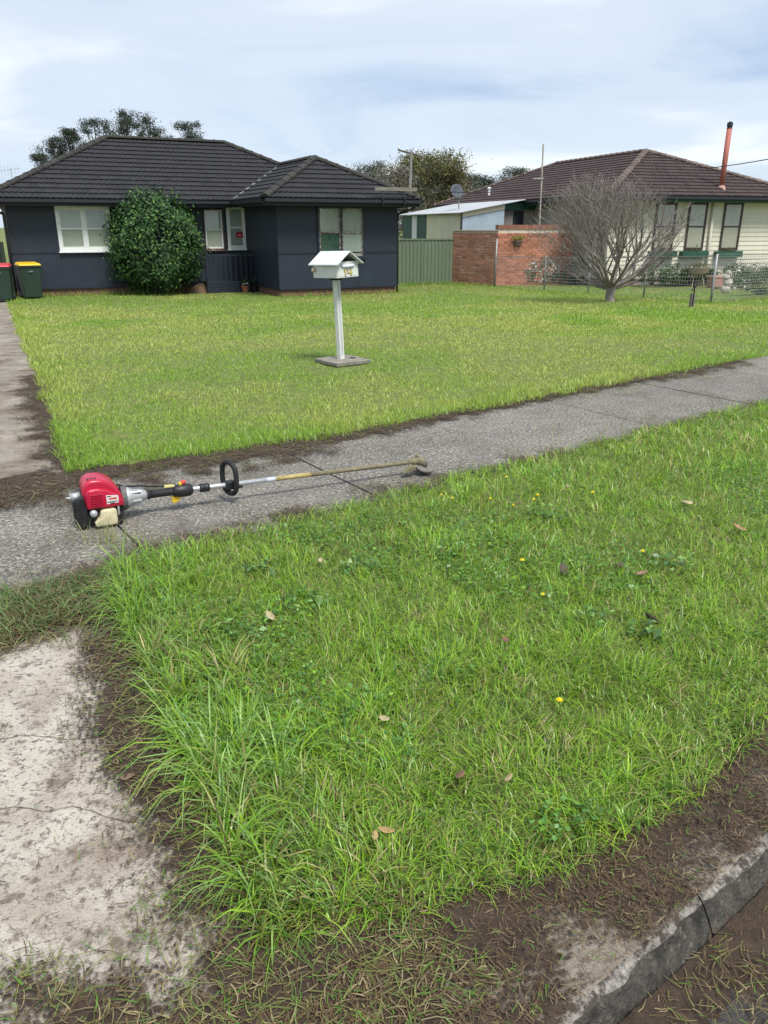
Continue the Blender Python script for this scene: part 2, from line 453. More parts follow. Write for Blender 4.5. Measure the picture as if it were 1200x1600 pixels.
# --- footpath slabs
footpath = bpy.data.objects.new('footpath', None); C.objects.link(footpath); tag(footpath, kind='structure')
J0, JS = 2.66, 1.405
for k in range(-7, 20):
    a = J0 + k * JS; b_ = a + JS - .012
    if k == 0: pass
    wf = W_F if a > 1 else W_F + .03
    dz = float(rng.normal(0, .0025))
    poly = []
    for s in np.linspace(a, b_, 24): poly.append((s, W_N - .03 + (fbm(s * 5, 3.3) - .5) * .03))
    for w in np.linspace(W_N + .03, wf - .03, 14): poly.append((b_ + (fbm(w * 12, a) - .5) * .006 + (w - 4.08) * .055, w))
    for s in np.linspace(b_, a, 24): poly.append((s, wf + .04 + (fbm(s * 5, 9.3) - .5) * .03))
    for w in np.linspace(wf - .03, W_N + .03, 14): poly.append((a + (fbm(w * 12, a - JS) - .5) * .006 + (w - 4.08) * .055, w))
    pts = [tuple(float(q) for q in sw2xy(s, w)) for s, w in poly]
    o = MB().prism(pts, -.07, dz).build('slab', M_path, footpath)
# dark bed under the joints
bed = MB()
for a, b_ in ((-8, 12), (12, 29)):
    bed.prism([tuple(float(q) for q in sw2xy(s, w)) for s, w in ((a, W_N), (b_, W_N), (b_, W_F), (a, W_F))], -.068, -.022)
bed.build('joint_bed', M_soil, footpath)

# --- driveway crossing between path and kerb: cracked pale slabs
crossing = bpy.data.objects.new('driveway_crossing', None); C.objects.link(crossing); tag(crossing, kind='structure')
def crack(pts, n=220, amp=.05, seed=0.0):
    s = np.linspace(pts[0][0], pts[-1][0], n)
    w = np.interp(s, [p[0] for p in pts], [p[1] for p in pts]) + (fbm(s * 6 + seed, seed) - .5) * amp * 2 + (fbm(s * 22 + seed, seed + 9) - .5) * .03 + (fbm(s * 60 + seed, seed + 3) - .5) * .014
    return list(zip(s, w))
def ext(l, s0, s1):      # carry a crack line on to both sides
    l = sorted(l); a = [(s0, l[0][1] + (l[0][1] - l[1][1]) / (l[1][0] - l[0][0]) * (l[0][0] - s0) * .3)]
    return a + l + [(s1, l[-1][1])]
c1 = ext([sw(0, 1156), sw(110, 1150), sw(235, 1132)], -3.2, .95)
c2 = ext([sw(0, 1262), sw(120, 1272), sw(270, 1302)], -3.2, .95)
lines = [crack([(-3.2, .78), (.95, .78)], amp=.0), crack(c2, seed=4.0), crack(c1, seed=8.0), crack([(-3.2, 3.33), (.98, 3.33)], amp=.0)]
gap = .0035
for i in range(3):
    lo = [(s, w + (gap if i else 0)) for s, w in lines[i]]; hi = [(s, w - (gap if i < 2 else 0)) for s, w in lines[i + 1]]
    pts = [tuple(float(q) for q in sw2xy(s, w)) for s, w in lo + hi[::-1]]
    MB().prism(pts, -.10, -.004 + i * .0017).build('slab', M_drive, crossing)
MB().prism([tuple(float(q) for q in sw2xy(s, w)) for s, w in ((-3.1, .80), (.9, .80), (.9, 3.3), (-3.1, 3.3))], -.095, -.022).build('joint_bed', M_soil, crossing)
# --- strip of concrete behind the kerb
bk = bpy.data.objects.new('kerb_apron', None); C.objects.link(bk); tag(bk, kind='structure')
for a, b_ in ((.95, 3.0), (3.01, 6), (6.01, 9), (9.01, 12)):
    pts = [tuple(float(q) for q in sw2xy(s, w)) for s, w in ((a, .802), (b_, .802), (b_, 1.06), (a, 1.06))]
    MB().prism(pts, -.10, -.006).build('slab', M_drive2, bk)

# --- driveway inside the block: slabs running towards the house
drive = bpy.data.objects.new('driveway', None); C.objects.link(drive); tag(drive, kind='structure')
wb = [4.86, 7.4, 9.9, 12.4, 14.9, 17.4, 19.9, 22.6, 26, 30]
for a, b_ in zip(wb[:-1], wb[1:]):
    vs = []
    for w in np.linspace(a, b_ - .015, 4):
        for d in (-3.2, .02):
            x, y = sw2xy(sl_lawn(w) + d, w); vs.append((float(x), float(y), float(terr(x, y)) + .002))
    lowv = [(x, y, z - .08) for x, y, z in vs]
    fs = [(2 * i, 2 * i + 1, 2 * i + 3, 2 * i + 2) for i in range(3)] + [(0, 8, 9, 1), (6, 7, 15, 14)] + [(2 * i, 2 * i + 2, 2 * i + 10, 2 * i + 8) for i in range(3)] + [(2 * i + 1, 2 * i + 9, 2 * i + 11, 2 * i + 3) for i in range(3)]
    MB().add(vs + lowv, fs).build('slab', M_drive2, drive)

# --- turf: raised soil of lawn and verge with broken edges
def turf(name, S, W, lift, label=None):
    X, Y = sw2xy(S, W)
    Z = terr(X, Y) + lift + (fbm(X * 3.5, Y * 3.5) - .5) * .03
    Z[0, :] = terr(X[0], Y[0]) - .05; Z[:, 0] = np.minimum(Z[:, 0], terr(X[:, 0], Y[:, 0]) - .05)
    if name == 'verge_turf': Z[:, -1] = -.05
    return tag(grid_obj(name, X, Y, Z, M_turf), kind='structure')
al = np.concatenate([[0, .012], np.arange(.04, 4, .05), np.arange(4, 12, .25), np.arange(12, 46, 1.0)])
be = np.concatenate([[0, .012], np.arange(.04, 2, .05), np.arange(2, 8, .25), np.arange(8, 60, 1.0)])
A_, B_ = np.meshgrid(al, be, indexing='ij')
W0 = w_lawn(1.3 + A_) + B_ + .03
W0 = W0 + np.where(B_ < .5, (fbm((A_) * 4, 2.0 + 0 * A_) - .5) * .10 * (1 - B_ / .5), 0)
S0 = sl_lawn(W0) + A_ + np.where(A_ < .5, (fbm(W0 * 3, 7.0 + 0 * A_) - .5) * .14 * (1 - A_ / .5), 0)
turf('lawn_turf', S0, W0, .022)
al = np.concatenate([[0, .012], np.arange(.04, 6, .05), np.arange(6, 30, .4)])
be = np.concatenate([[0, .008], np.linspace(.03, .97, 46), [.992, 1.0]])
A_, B_ = np.meshgrid(al, be, indexing='ij')
ws = w_south(.52 + A_) + (fbm(A_ * 6, 12.0 + 0 * A_) - .5) * .09
W0 = ws + B_ * (W_N + (fbm(A_ * 4, 22.0 + 0 * A_) - .5) * .08 - ws)
S0 = sl_verge(W0) + A_ + np.where(A_ < .4, (fbm(W0 * 6, 31 + 0 * A_) - .5) * .07 * (1 - A_ / .4), 0)
turf('verge_turf', S0, W0, .024)

# --- loose soil thrown over the concrete by the edging cut
def soil_h(s, w):
    """height of loose soil above the concrete (negative: none)"""
    n = fbm(s * 7, w * 7, 5); nf = fbm(s * 40, w * 40, 3)
    h = np.full(np.shape(s), -.25)
    # along the verge's driveway edge
    d = sl_verge(np.clip(w, .9, 3.4)) - s
    wide = np.interp(w, [.8, 1.2, 1.7, 2.4, 3.0, 3.3], [.66, .44, .32, .36, .34, .6])
    m = 1 - d / wide
    m = np.where((w < 3.32) & (d > -.2), np.minimum(m, 1.0), -1); h = np.maximum(h, m * 1.05 - .30)
    # towards the kerb
    m = (np.interp(s, [-.3, .1, .45], [1.56, 1.50, 1.42]) + .05 * np.sin(s * 9) - w) / .34
    m = np.where((s < 1.5) & (w > .66), np.minimum(m, 1.0), -1) - np.clip((s - .75) / .5, 0, 2); h = np.maximum(h, m * .9 - .22)
    m = np.where((s >= .45) & (w > .675) & (w < w_south(s) + .05), .62 + .7 * (w - .70) / .25 - .32 * np.clip(1 - np.abs(s - .95) / .5, 0, 1) * (w < .90), -1); h = np.maximum(h, m * .9 - .30)
    # along lawn edge of the path
    d = w_lawn(s) - w
    wide = np.interp(s, [-1, 1.0, 1.6, 2.6, 3.4, 6, 9], [1.1, 1.1, 1.0, .75, .35, .26, .4])
    m = np.where((s > .9) & (d > -.1), np.minimum(1 - d / wide, 1), -1); h = np.maximum(h, m * .95 - .36)
    # along near edge of the path
    d = w - W_N
    wide = np.interp(s, [-1, .5, 1.2, 2.0, 3.5, 5, 9], [.40, .5, .45, .42, .42, .26, .26])
    m = np.where((d > -.12), np.minimum(1 - d / wide, 1), -1); h = np.maximum(h, m * .9 - .36)
    # heap where path, crossing and verge meet
    m = 1 - np.sqrt(((s - .5) / .80) ** 2 + ((w - 3.16) / .30) ** 2); h = np.maximum(h, np.minimum(m * 1.9, .95) - .16)
    # junction of path and driveway
    m = 1 - np.sqrt(((s - 1.0) / .50) ** 2 + ((w - 4.83) / .30) ** 2); h = np.maximum(h, np.minimum(m * 1.5, .8) - .18)
    # driveway edge along lawn
    d = sl_lawn(w) - s
    m = np.where((w > 4.75) & (d > -.15), np.minimum(1 - d / np.interp(w, [4.8, 5.6, 8], [.42, .40, .42]), 1), -1); h = np.maximum(h, m * .95 - .34)
    c = h + (n - .5) * .95 + (nf - .5) * .35
    return c
sv = np.arange(-1.6, 9.0, .022); wv = np.arange(.66, 9.0, .022)
S_, W_ = np.meshgrid(sv, wv, indexing='ij')
cc_ = soil_h(S_, W_); hh = np.clip(cc_, 0, 1) * .022 + (fbm(S_ * 45, W_ * 45, 3) - .5) * .012 * np.clip(cc_ * 2, 0, 1)
X_, Y_ = sw2xy(S_, W_)
inlawn = (W_ > w_lawn(S_) + .12) & (S_ > sl_lawn(W_) + .12)
inverge = (W_ < W_N - .06) & (W_ > w_south(S_) + .06) & (S_ > sl_verge(W_) + .06)
vis = (Y_ > .7) & (np.abs(X_) < .62 * Y_ + .9)
keep = (cc_ > -.16) & ~inlawn & ~inverge & vis
Zs = np.maximum(hh, 0) + np.where(W_ > W_F, .006, .0065) + terr(X_, Y_)
tag(grid_obj('loose_soil', X_, Y_, Zs, mat_soil('scattered_soil', M_soil), keep, val=np.clip(cc_ + .14, 0, 1)), kind='stuff')
# soil and litter in the gutter
sv = np.arange(.4, 4, .025); wv = np.arange(.1, .64, .025)
S_, W_ = np.meshgrid(sv, wv, indexing='ij'); X_, Y_ = sw2xy(S_, W_)
Zs = -.088 + .03 * (fbm(S_ * 6, W_ * 6) - .44) + (fbm(S_ * 40, W_ * 40) - .5) * .01 + .05 * np.clip((W_ - .5) / .12, 0, 1) * .3
tag(grid_obj('gutter_soil', X_, Y_, Zs, M_soil, Zs > -.093), kind='stuff')

# ================================================================ GRASS
M_grass = mat_attr('grass_blades', .36, .36, .5)
M_dry = mat_attr('dry_clippings', .8, .15, .2)
def pal(n, cols, wts):
    cols = np.array(cols); k = rng.choice(len(cols), n, p=np.array(wts) / sum(wts))
    c = cols[k] * (1 + rng.normal(0, .13, (n, 1))); return np.clip(c, .004, .9)
G_LIME = (.270, .430, .032); G_MID = (.185, .360, .030); G_DEEP = (.085, .190, .026); G_BLUE = (.225, .380, .105); G_STRAW = (.44, .38, .17); G_OLIVE = (.24, .28, .06); G_BROWN = (.11, .075, .04)
def in_view(x, y, pad=1.3):
    return (y > .6) & (np.abs(x) < .56 * y + pad)
def scatter(s0, s1, w0, w1, dens_fn, maxd):
    n = int((s1 - s0) * (w1 - w0) * maxd)
    s = rng.uniform(s0, s1, n); w = rng.uniform(w0, w1, n)
    x, y = sw2xy(s, w); d = np.hypot(x, y)
    k = in_view(x, y) & (rng.random(n) < dens_fn(d) / maxd)
    return s[k], w[k], x[k], y[k], d[k]
# --- verge
def verge_part(s0, s1, maxd):
    return scatter(s0, s1, .85, 3.47, lambda d: np.clip(9500 * (2.2 / d) ** 1.45, 0, maxd), maxd)
parts = [verge_part(.45, 3, 9500), verge_part(3, 7, 5600), verge_part(7, 15, 1700)]
s, w, x, y, d = (np.concatenate(q) for q in zip(*parts))
e_l = s - sl_verge(w) + (fbm(w * 7, 1 + 0 * w) - .5) * .12
e_s = w - w_south(s) + (fbm(s * 7, 4 + 0 * s) - .5) * .09
e_n = W_N + (fbm(s * 5, 9 + 0 * s) - .5) * .20 - w
k = (e_l > 0) & (e_s > 0) & (e_n > 0)
s, w, x, y, d, e_l, e_s, e_n = (q[k] for q in (s, w, x, y, d, e_l, e_s, e_n))
patch = fbm(x * 2.6, y * 2.6); fine = fbm(x * 9 + 50, y * 9)
tall = np.clip(1 - e_l / .42, 0, 1) * np.clip((w - 1.0) / .3, .35, 1) * np.clip(.35 + 1.5 * fbm(w * 3.1, s * 3.1), 0, 1.25)
keepb = rng.random(len(s)) < np.clip(.10 + 1.75 * fine, 0, 1)
s, w, x, y, d, e_l, e_s, e_n, patch, fine, tall = (q[keepb] for q in (s, w, x, y, d, e_l, e_s, e_n, patch, fine, tall))
n = len(s)
ln = (.040 + .055 * rng.random(n) + .085 * (fine - .4)) * np.clip(.75 + e_s * 1.2, .75, 1.05) + tall * rng.uniform(.03, .20, n)
cl_ = fbm(x * 4.2 + 70, y * 4.2 + 20, 2)
ln = np.clip(ln * (.50 + 1.05 * cl_), .022, .34)
wd = np.clip(rng.normal(.0027, .0010, n), .0012, .0060) * np.clip(d / 3.2, 1, 2.2)
lean = np.clip(np.abs(rng.normal(.80, .42, n)), .05, 1.5)
wd = wd * (1 + .55 * np.clip(tall, 0, 1))
dr = np.where(ln > .12, rng.uniform(.08, .50, n), rng.uniform(0, .22, n))
col = pal(n, [G_LIME, G_MID, G_DEEP, G_BLUE, G_STRAW, G_OLIVE], [.38, .34, .14, .06, .04, .04])
yel = np.clip((d - 4.2) / 2.5, 0, 1) * np.clip((fbm(x * 1.3, y * 1.3) - .3) * 3, 0, 1)
m = rng.random(n) < yel * .45
col[m] = pal(m.sum(), [G_STRAW, G_OLIVE, (.37, .39, .10)], [.4, .3, .5])
m = (tall > .3) & (rng.random(n) < .55); col[m] = pal(m.sum(), [G_BLUE, G_MID, (.28, .42, .10)], [.45, .4, .25])
m = (e_s < .10) & (rng.random(n) < .5); col[m] = pal(m.sum(), [G_DEEP, G_OLIVE, G_BROWN], [.5, .25, .25])
m = (patch < .38) & (rng.random(n) < .22); col[m] = pal(m.sum(), [G_STRAW, G_BROWN, G_OLIVE], [.35, .25, .4])
col = col * (.74 + .50 * cl_)[:, None]  # shaded gaps and bright clumps put into the blade colour
az = 9 * np.pi * fbm(x * 3.2 + 11, y * 3.2) + rng.normal(0, .95, n)
m = tall > .15          # long growth leans out over the cut edge
az[m] = np.where(rng.random(m.sum()) < .38, SA + np.pi + rng.normal(0, 1.0, m.sum()), az[m])
P = np.stack([x, y, terr(x, y) + .018], 1)
tag(blades('verge_grass', P, ln, wd, lean, col, M_grass, 3, dr, az=az), 'bright green uncut grass on the verge between footpath and kerb', 'grass', kind='stuff')
# flatter thatch layer under the verge grass
n = 110000
s = rng.uniform(.5, 8, n); w = rng.uniform(.85, 3.42, n); x, y = sw2xy(s, w); d = np.hypot(x, y)
k = in_view(x, y) & (s > sl_verge(w) - .02) & (w > w_south(s) - .02) & (rng.random(n) < np.clip(3.0 / d, 0, 1)); x, y = x[k], y[k]; n = len(x)
tag(blades('verge_thatch', np.stack([x, y, .022 + rng.random(n) * .02], 1), rng.uniform(.025, .085, n), rng.uniform(.0014, .0030, n), np.clip(rng.normal(1.15, .25, n), .5, 1.55),
       pal(n, [G_DEEP, G_OLIVE, (.36, .31, .14), G_BROWN, G_MID, G_LIME], [.18, .16, .09, .06, .30, .21]), M_grass, 3, rng.uniform(.0, .3, n)), 'flattened grass thatch under the verge blades', 'grass', kind='stuff')

# clover and other small flat leaves in patches
n = 60000
s = rng.uniform(.6, 7, n); w = rng.uniform(.95, 3.3, n); x, y = sw2xy(s, w); d = np.hypot(x, y)
k = in_view(x, y) & (s > sl_verge(w) + .05) & (w > w_south(s) + .05) & (fbm(x * 1.9 + 40, y * 1.9) > .55) & (rng.random(n) < np.clip(2.6 / d, 0, 1)); x, y = x[k], y[k]; n = len(x)
tag(leaves('clover', np.stack([x, y, .035 + rng.random(n) * .045], 1), rng.uniform(.010, .022, n), pal(n, [G_DEEP, (.10, .24, .05), (.15, .30, .07), G_MID], [.3, .3, .2, .2]), M_grass, aspect=.85, jitter=.45, up=1.3), 'small clover leaves in patches among the verge grass', 'clover', kind='stuff')
# --- front lawn, thinning with distance
def lawn_part(w0, w1, s0, s1, maxd):
    return scatter(s0, s1, w0, w1, lambda d: np.clip(4200 * (5.5 / d) ** 1.6, 0, maxd), maxd)
parts = [lawn_part(4.68, 6.5, 1, 9, 4200), lawn_part(6.5, 10, 1, 14, 3000), lawn_part(10, 16, 1, 22, 1300), lawn_part(16, 30, 2, 32, 600), lawn_part(4.68, 10, 9, 26, 1500)]
s, w, x, y, d = (np.concatenate(q) for q in zip(*parts))
k = (w > w_lawn(s) - .03 + (fbm(s * 5, 14 + 0 * s) - .5) * .14) & (s > sl_lawn(w) - .02 + (fbm(w * 4, 19 + 0 * w) - .5) * .16)
s, w, x, y, d = (q[k] for q in (s, w, x, y, d))
# keep the ground under the houses and walls clear
HTH, HO = R(25.43), (-3.003, 23.498)
def to_house(x, y):
    a = x - HO[0]; b = y - HO[1]
    return a * math.cos(HTH) + b * math.sin(HTH), -a * math.sin(HTH) + b * math.cos(HTH)
hx, hy = to_house(x, y)
k = ~(((hx > -.03) & (hx < 3.8) & (hy > -.03)) | ((hx <= 0) & (hx > -6.95) & (hy > 3.25)))
k &= ~((hx < .1) & (hx > -2.4) & (hy > 2.0) & (hy < 4))
mbx = at(535, 572); k &= ~((np.abs(x - mbx.x) < .22) & (np.abs(y - mbx.y) < .22))
s, w, x, y, d = (q[k] for q in (s, w, x, y, d))
n = len(s); e_n = w - w_lawn(s); e_l = s - sl_lawn(w)
edge = np.clip(1 - np.minimum(e_n, e_l * 1.2) / .55, 0, 1)
fine = fbm(x * 5, y * 5)
ln = (.022 + .026 * rng.random(n)) * (.6 + .9 * fine) + edge * rng.uniform(.01, .06, n)
wd = np.clip(rng.normal(.0032, .0007, n), .002, .006) * np.clip(d / 5.2, 1, 3.2)
ln *= np.clip(d / 12, 1, 1.25)
lean = np.clip(np.abs(rng.normal(.75, .40, n)), .05, 1.45)
pz = fbm(x * .55 + 3, y * .55 + 8); p2 = fbm(x * 1.6, y * 1.6 + 30)
col = pal(n, [G_LIME, G_MID, G_OLIVE, G_STRAW, (.36, .50, .070)], [.44, .24, .03, .015, .275])
m = rng.random(n) < np.clip((pz - .47) * 5, 0, .7) * np.clip(d / 8, .3, 1); col[m] = pal(m.sum(), [(.46, .47, .14), G_STRAW, (.44, .50, .10)], [.36, .07, .57])
m = rng.random(n) < edge * .8; col[m] = pal(m.sum(), [G_LIME, G_MID, G_DEEP], [.5, .4, .1])
m = rng.random(n) < np.clip((.45 - p2) * 6, 0, .7); col[m] = pal(m.sum(), [G_MID, G_LIME, G_DEEP], [.48, .42, .10])
t_ = np.clip((pz - .40) * 4.5 + (p2 - .5) * 1.2, 0, 1)[:, None]
base_ = np.array([[.215, .385, .032]]) * (1 - t_) + np.array([[.40, .455, .095]]) * t_
col = np.clip((col * .30 + base_ * .70) * (1 + rng.normal(0, .06, (n, 1))), .004, .9)
P = np.stack([x, y, terr(x, y) + .016], 1)
tag(blades('lawn_grass', P, ln, wd, lean, col, M_grass, 2), 'mown yellow-green lawn in front of the dark house', 'grass', kind='stuff')
# rough longer growth at the foot of house, fence and walls, and seed stalks
def foot(p, q, n, spread, lo, hi, cols, wts, wdt=.012):
    t = rng.random(n); x = p[0] + (q[0] - p[0]) * t + rng.normal(0, spread, n); y = p[1] + (q[1] - p[1]) * t + rng.normal(0, spread, n)
    return np.stack([x, y, terr(x, y)], 1), rng.uniform(lo, hi, n), np.full(n, wdt), pal(n, cols, wts)
def hw(a, b):
    return HO[0] + a * math.cos(HTH) - b * math.sin(HTH), HO[1] + a * math.sin(HTH) + b * math.cos(HTH)
ft = [foot(hw(-.1, -.12), hw(3.8, -.12), 700, .06, .06, .2, [G_MID, G_STRAW, G_OLIVE], [.4, .25, .35]),
      foot(hw(-7.0, 3.1), hw(-2.2, 3.1), 900, .08, .06, .22, [G_MID, G_STRAW, G_OLIVE], [.35, .3, .35]),
      foot(at(626, 447)[:2], at(708, 445)[:2], 450, .05, .05, .2, [G_MID, G_LIME, G_OLIVE], [.4, .3, .3]),
      foot(at(708, 445)[:2], at(773, 449)[:2], 350, .05, .05, .16, [G_MID, G_LIME, G_STRAW], [.4, .3, .3]),
      foot(at(773, 449)[:2], at(1110, 476)[:2], 1500, .10, .05, .16, [G_MID, G_LIME, G_STRAW], [.4, .3, .3], .009),
      foot(at(1110, 476)[:2], at(1215, 468)[:2], 500, .10, .05, .16, [G_MID, G_LIME, G_STRAW], [.4, .3, .3], .009)]
Pf, Lf, Wf, Cf = (np.concatenate(q) for q in zip(*ft))
tag(blades('wall_foot_grass', Pf, Lf, Wf, np.abs(rng.normal(.3, .25, len(Pf))), Cf, M_grass, 2), 'rough grass left standing along the house, fence and walls', 'grass', kind='stuff')

# --- cut clippings lying on soil, path and gutter
def clip(n, s0, s1, w0, w1, zf, prob, lo=.02, hi=.09, cols=None, wts=None, wdt=.0017):
    s = rng.uniform(s0, s1, n); w = rng.uniform(w0, w1, n); k = rng.random(n) < prob(s, w); s, w = s[k], w[k]
    x, y = sw2xy(s, w); k = in_view(x, y, .4); x, y, s, w = x[k], y[k], s[k], w[k]; n = len(s)
    z = zf(s, w) + rng.random(n) * .012
    return np.stack([x, y, z], 1), rng.uniform(lo, hi, n), np.abs(rng.normal(wdt, .0005, n)) + .0007, pal(n, cols or [(.28, .23, .12), (.15, .16, .05), G_BROWN, (.15, .115, .065), G_DEEP], wts or [.16, .2, .30, .26, .08])
zsoil = lambda s, w: np.clip(soil_h(s, w), 0, 1) * .022 + .008
pr = lambda s, w: np.clip(soil_h(s, w) * 1.6 + .2, .02, 1)
cl = [clip(26000, -.6, .95, .80, 3.3, zsoil, lambda s, w: pr(s, w) * .7, .012, .055),
      clip(16000, .5, 4.0, .68, 1.0, zsoil, lambda s, w: np.where(w < w_south(s) + .03, .25 + 1.1 * fbm(s * 5, w * 5) ** 2, 0), .006, .035, [(.26, .21, .11), G_BROWN, (.15, .11, .06), G_DEEP], [.07, .55, .30, .08], .0006),
      clip(4200, -.5, .9, .80, 1.45, zsoil, lambda s, w: np.clip(.15 + 2.2 * (fbm(s * 4, w * 4) - .3), 0, 1), .02, .10, [(.26, .22, .12), (.16, .17, .05), G_BROWN, (.13, .19, .06), G_DEEP], [.10, .20, .36, .19, .15], .0008),
      clip(7000, -1.2, 1.05, 2.86, 3.5, zsoil, lambda s, w: np.clip(1.3 - ((s - .4) / .9) ** 2 - ((w - 3.16) / .3) ** 2, 0, 1), .05, .17, [(.08, .13, .04), (.15, .16, .06), G_BROWN, (.14, .11, .06), (.26, .23, .11)], [.22, .25, .25, .16, .12], .0024),
      clip(42000, -.8, 9, 3.37, 4.85, zsoil, lambda s, w: np.clip(pr(s, w) * np.where(s < 4, .6, .35), 0, 1)),
      clip(2600, 5.0, 11, 4.35, 4.85, zsoil, lambda s, w: np.clip((fbm(s * 1.3, w * 2) - .42) * 5, 0, 1), .02, .06, [(.20, .23, .06), (.22, .24, .07), (.34, .30, .14), (.2, .3, .04)], [.3, .3, .25, .15], .003),
      clip(9000, -.8, 2.4, 4.8, 9.5, lambda s, w: zsoil(s, w) + .004, lambda s, w: np.where(s < sl_lawn(w) + .03, pr(s, w) * .5, 0), wdt=.004),
      clip(9000, .6, 3.2, .12, .62, lambda s, w: -.076 + 0 * s, lambda s, w: np.clip(.1 + 2 * (fbm(s * 5, w * 5) - .3), 0, 1), .01, .06, wdt=.0009)]
Pf, Lf, Wf, Cf = (np.concatenate(q) for q in zip(*cl))
n = len(Pf)
tag(blades('grass_clippings', Pf, Lf, Wf, rng.uniform(-1, 1, n), Cf, M_dry, 3, rng.uniform(0, .07, n), roll=rng.normal(0, .2, n), flat=True), 'dry and green grass clippings strewn over soil and concrete edges', 'clippings', kind='stuff')
# standing tussock of cut weeds where path and crossing meet
n = 1150
th_ = rng.uniform(0, 6.28, n); rr = np.sqrt(rng.random(n))
s = .42 + .72 * rr * np.cos(th_); w = 3.16 + .20 * rr * np.sin(th_); k = s < 1.05; s, w = s[k], w[k]; n = len(s); x, y = sw2xy(s, w)
tag(blades('cut_weed_heap', np.stack([x, y, np.clip(soil_h(s, w), 0, 1) * .02], 1), rng.uniform(.05, .17, n), np.full(n, .0042), np.clip(rng.normal(1.05, .3, n), .3, 1.5),
       pal(n, [(.07, .14, .035), (.14, .24, .05), (.16, .18, .06), (.30, .26, .13), (.16, .26, .10)], [.28, .22, .25, .13, .12]), M_grass, 3, rng.uniform(.05, .3, n)), 'flattened heap of dark green cut weeds at the path corner', 'weeds', kind='stuff')
# pale wispy stalks by the engine and along the near edge of the path
cl = []
for (px, py, n_, hh_) in ((165, 850, 90, .16), (215, 862, 60, .13), (620, 800, 40, .12), (700, 775, 40, .12), (400, 845, 60, .10), (850, 720, 70, .14), (960, 690, 90, .15), (1060, 670, 90, .16), (1150, 655, 90, .16), (1090, 760, 70, .17)):
    p = at(px, py); xx = p.x + rng.normal(0, .10 if px < 800 else .3, n_); yy = p.y + rng.normal(0, .04 if px < 800 else .18, n_)
    cl.append((np.stack([xx, yy, 0 * xx + .005], 1), rng.uniform(.5, 1.1, n_) * hh_, np.full(n_, .0022), pal(n_, [(.27, .30, .12), G_STRAW, (.20, .29, .09)], [.4, .3, .3])))
Pf, Lf, Wf, Cf = (np.concatenate(q) for q in zip(*cl))
tag(blades('wispy_stalks', Pf, Lf, Wf, np.abs(rng.normal(.5, .35, len(Pf))), Cf, M_grass, 3, rng.uniform(0, .2, len(Pf))), 'pale wispy grass stalks leaning over the path edge', 'grass', kind='stuff')
# broad-leaved weeds among the verge grass
cl = []
for (px, py, r_) in ((862, 822, .10), (700, 880, .08), (410, 905, .12), (480, 960, .10), (1010, 1010, .07), (840, 815, .09), (560, 905, .08), (930, 985, .08), (380, 1010, .08), (1050, 900, .09)):
    p = at(px, py); n_ = 34; th_ = rng.uniform(0, 6.28, n_); q = np.sqrt(rng.random(n_)) * r_
    cl.append(np.stack([p.x + q * np.cos(th_), p.y + q * np.sin(th_), .05 + rng.random(n_) * .04], 1))
Pf = np.concatenate(cl); n = len(Pf)
tag(leaves('broadleaf_weeds', Pf, rng.uniform(.02, .045, n), pal(n, [G_DEEP, (.08, .17, .05), G_BLUE], [.4, .4, .2]), M_grass, aspect=.6, jitter=.5, up=1.2), 'round-leaved weeds scattered through the verge grass', 'weeds', kind='stuff')

# ================================================================ HOUSE BUILDING KIT
M_navy = mat('navy_fibro', (.0185, .0255, .0395), .55, var=.10, scale=3, bump=.1, bscale=40, rnd=.05, spots=[((.027, .036, .052), 1.2, .52, .75, .6)])
M_navy_t = mat('navy_trim', (.016, .022, .034), .5, var=.12, scale=5)
M_gutter = mat('dark_gutter', (.020, .024, .030), .4, var=.15, scale=5)
M_tile = mat('black_roof_tile', (.0145, .0140, .0165), .75, var=.4, scale=7, rnd=.34, bump=.3, bscale=90, spots=[((.040, .036, .034), 2.5, .55, .75, .6)])
M_ridge = mat('mossy_ridge_tile', (.026, .025, .022), .85, var=.3, scale=9, rnd=.25, bump=.6, bscale=60, spots=[((.075, .072, .052), 14, .54, .68, .8)])
M_valley = mat('valley_metal', (.20, .20, .20), .6, var=.3, scale=8)
M_white = mat('white_paint', (.70, .71, .70), .5, var=.08, scale=9, spots=[((.45, .44, .40), 9, .58, .75, .5)])
M_blind = mat('cream_blind', (.50, .49, .435), .8, var=.06, scale=2.5, stretch=(1, 1, .3))
M_blind_g = mat('grey_blind', (.44, .45, .42), .8, var=.08, scale=2.5, stretch=(1, 1, .3))
M_green_blind = mat('green_blind', (.030, .085, .072), .7, var=.1, scale=3)
M_brown_wood = mat('bare_brown_wood', (.10, .060, .045), .8, var=.35, scale=14, stretch=(1, 1, .2), spots=[((.32, .29, .26), 11, .52, .62, .7)])
M_glass = mat_glass('window_glass')
M_plinth = mat_brick('plinth_brick', (.19, .085, .058), (.13, .06, .045), (.21, .18, .15))
M_wood = mat('weathered_timber', (.17, .155, .13), .9, var=.35, scale=12, stretch=(.3, 3, 3), bump=.5, bscale=40)
M_tile_n = mat('brown_roof_tile', (.043, .028, .027), .8, var=.3, scale=6, rnd=.26, bump=.3, bscale=90, spots=[((.15, .125, .11), 5, .60, .74, .7)])
M_ridge_n = mat('worn_ridge_tile', (.10, .072, .060), .85, var=.35, scale=9, rnd=.2, spots=[((.30, .26, .22), 10, .55, .66, .8)])

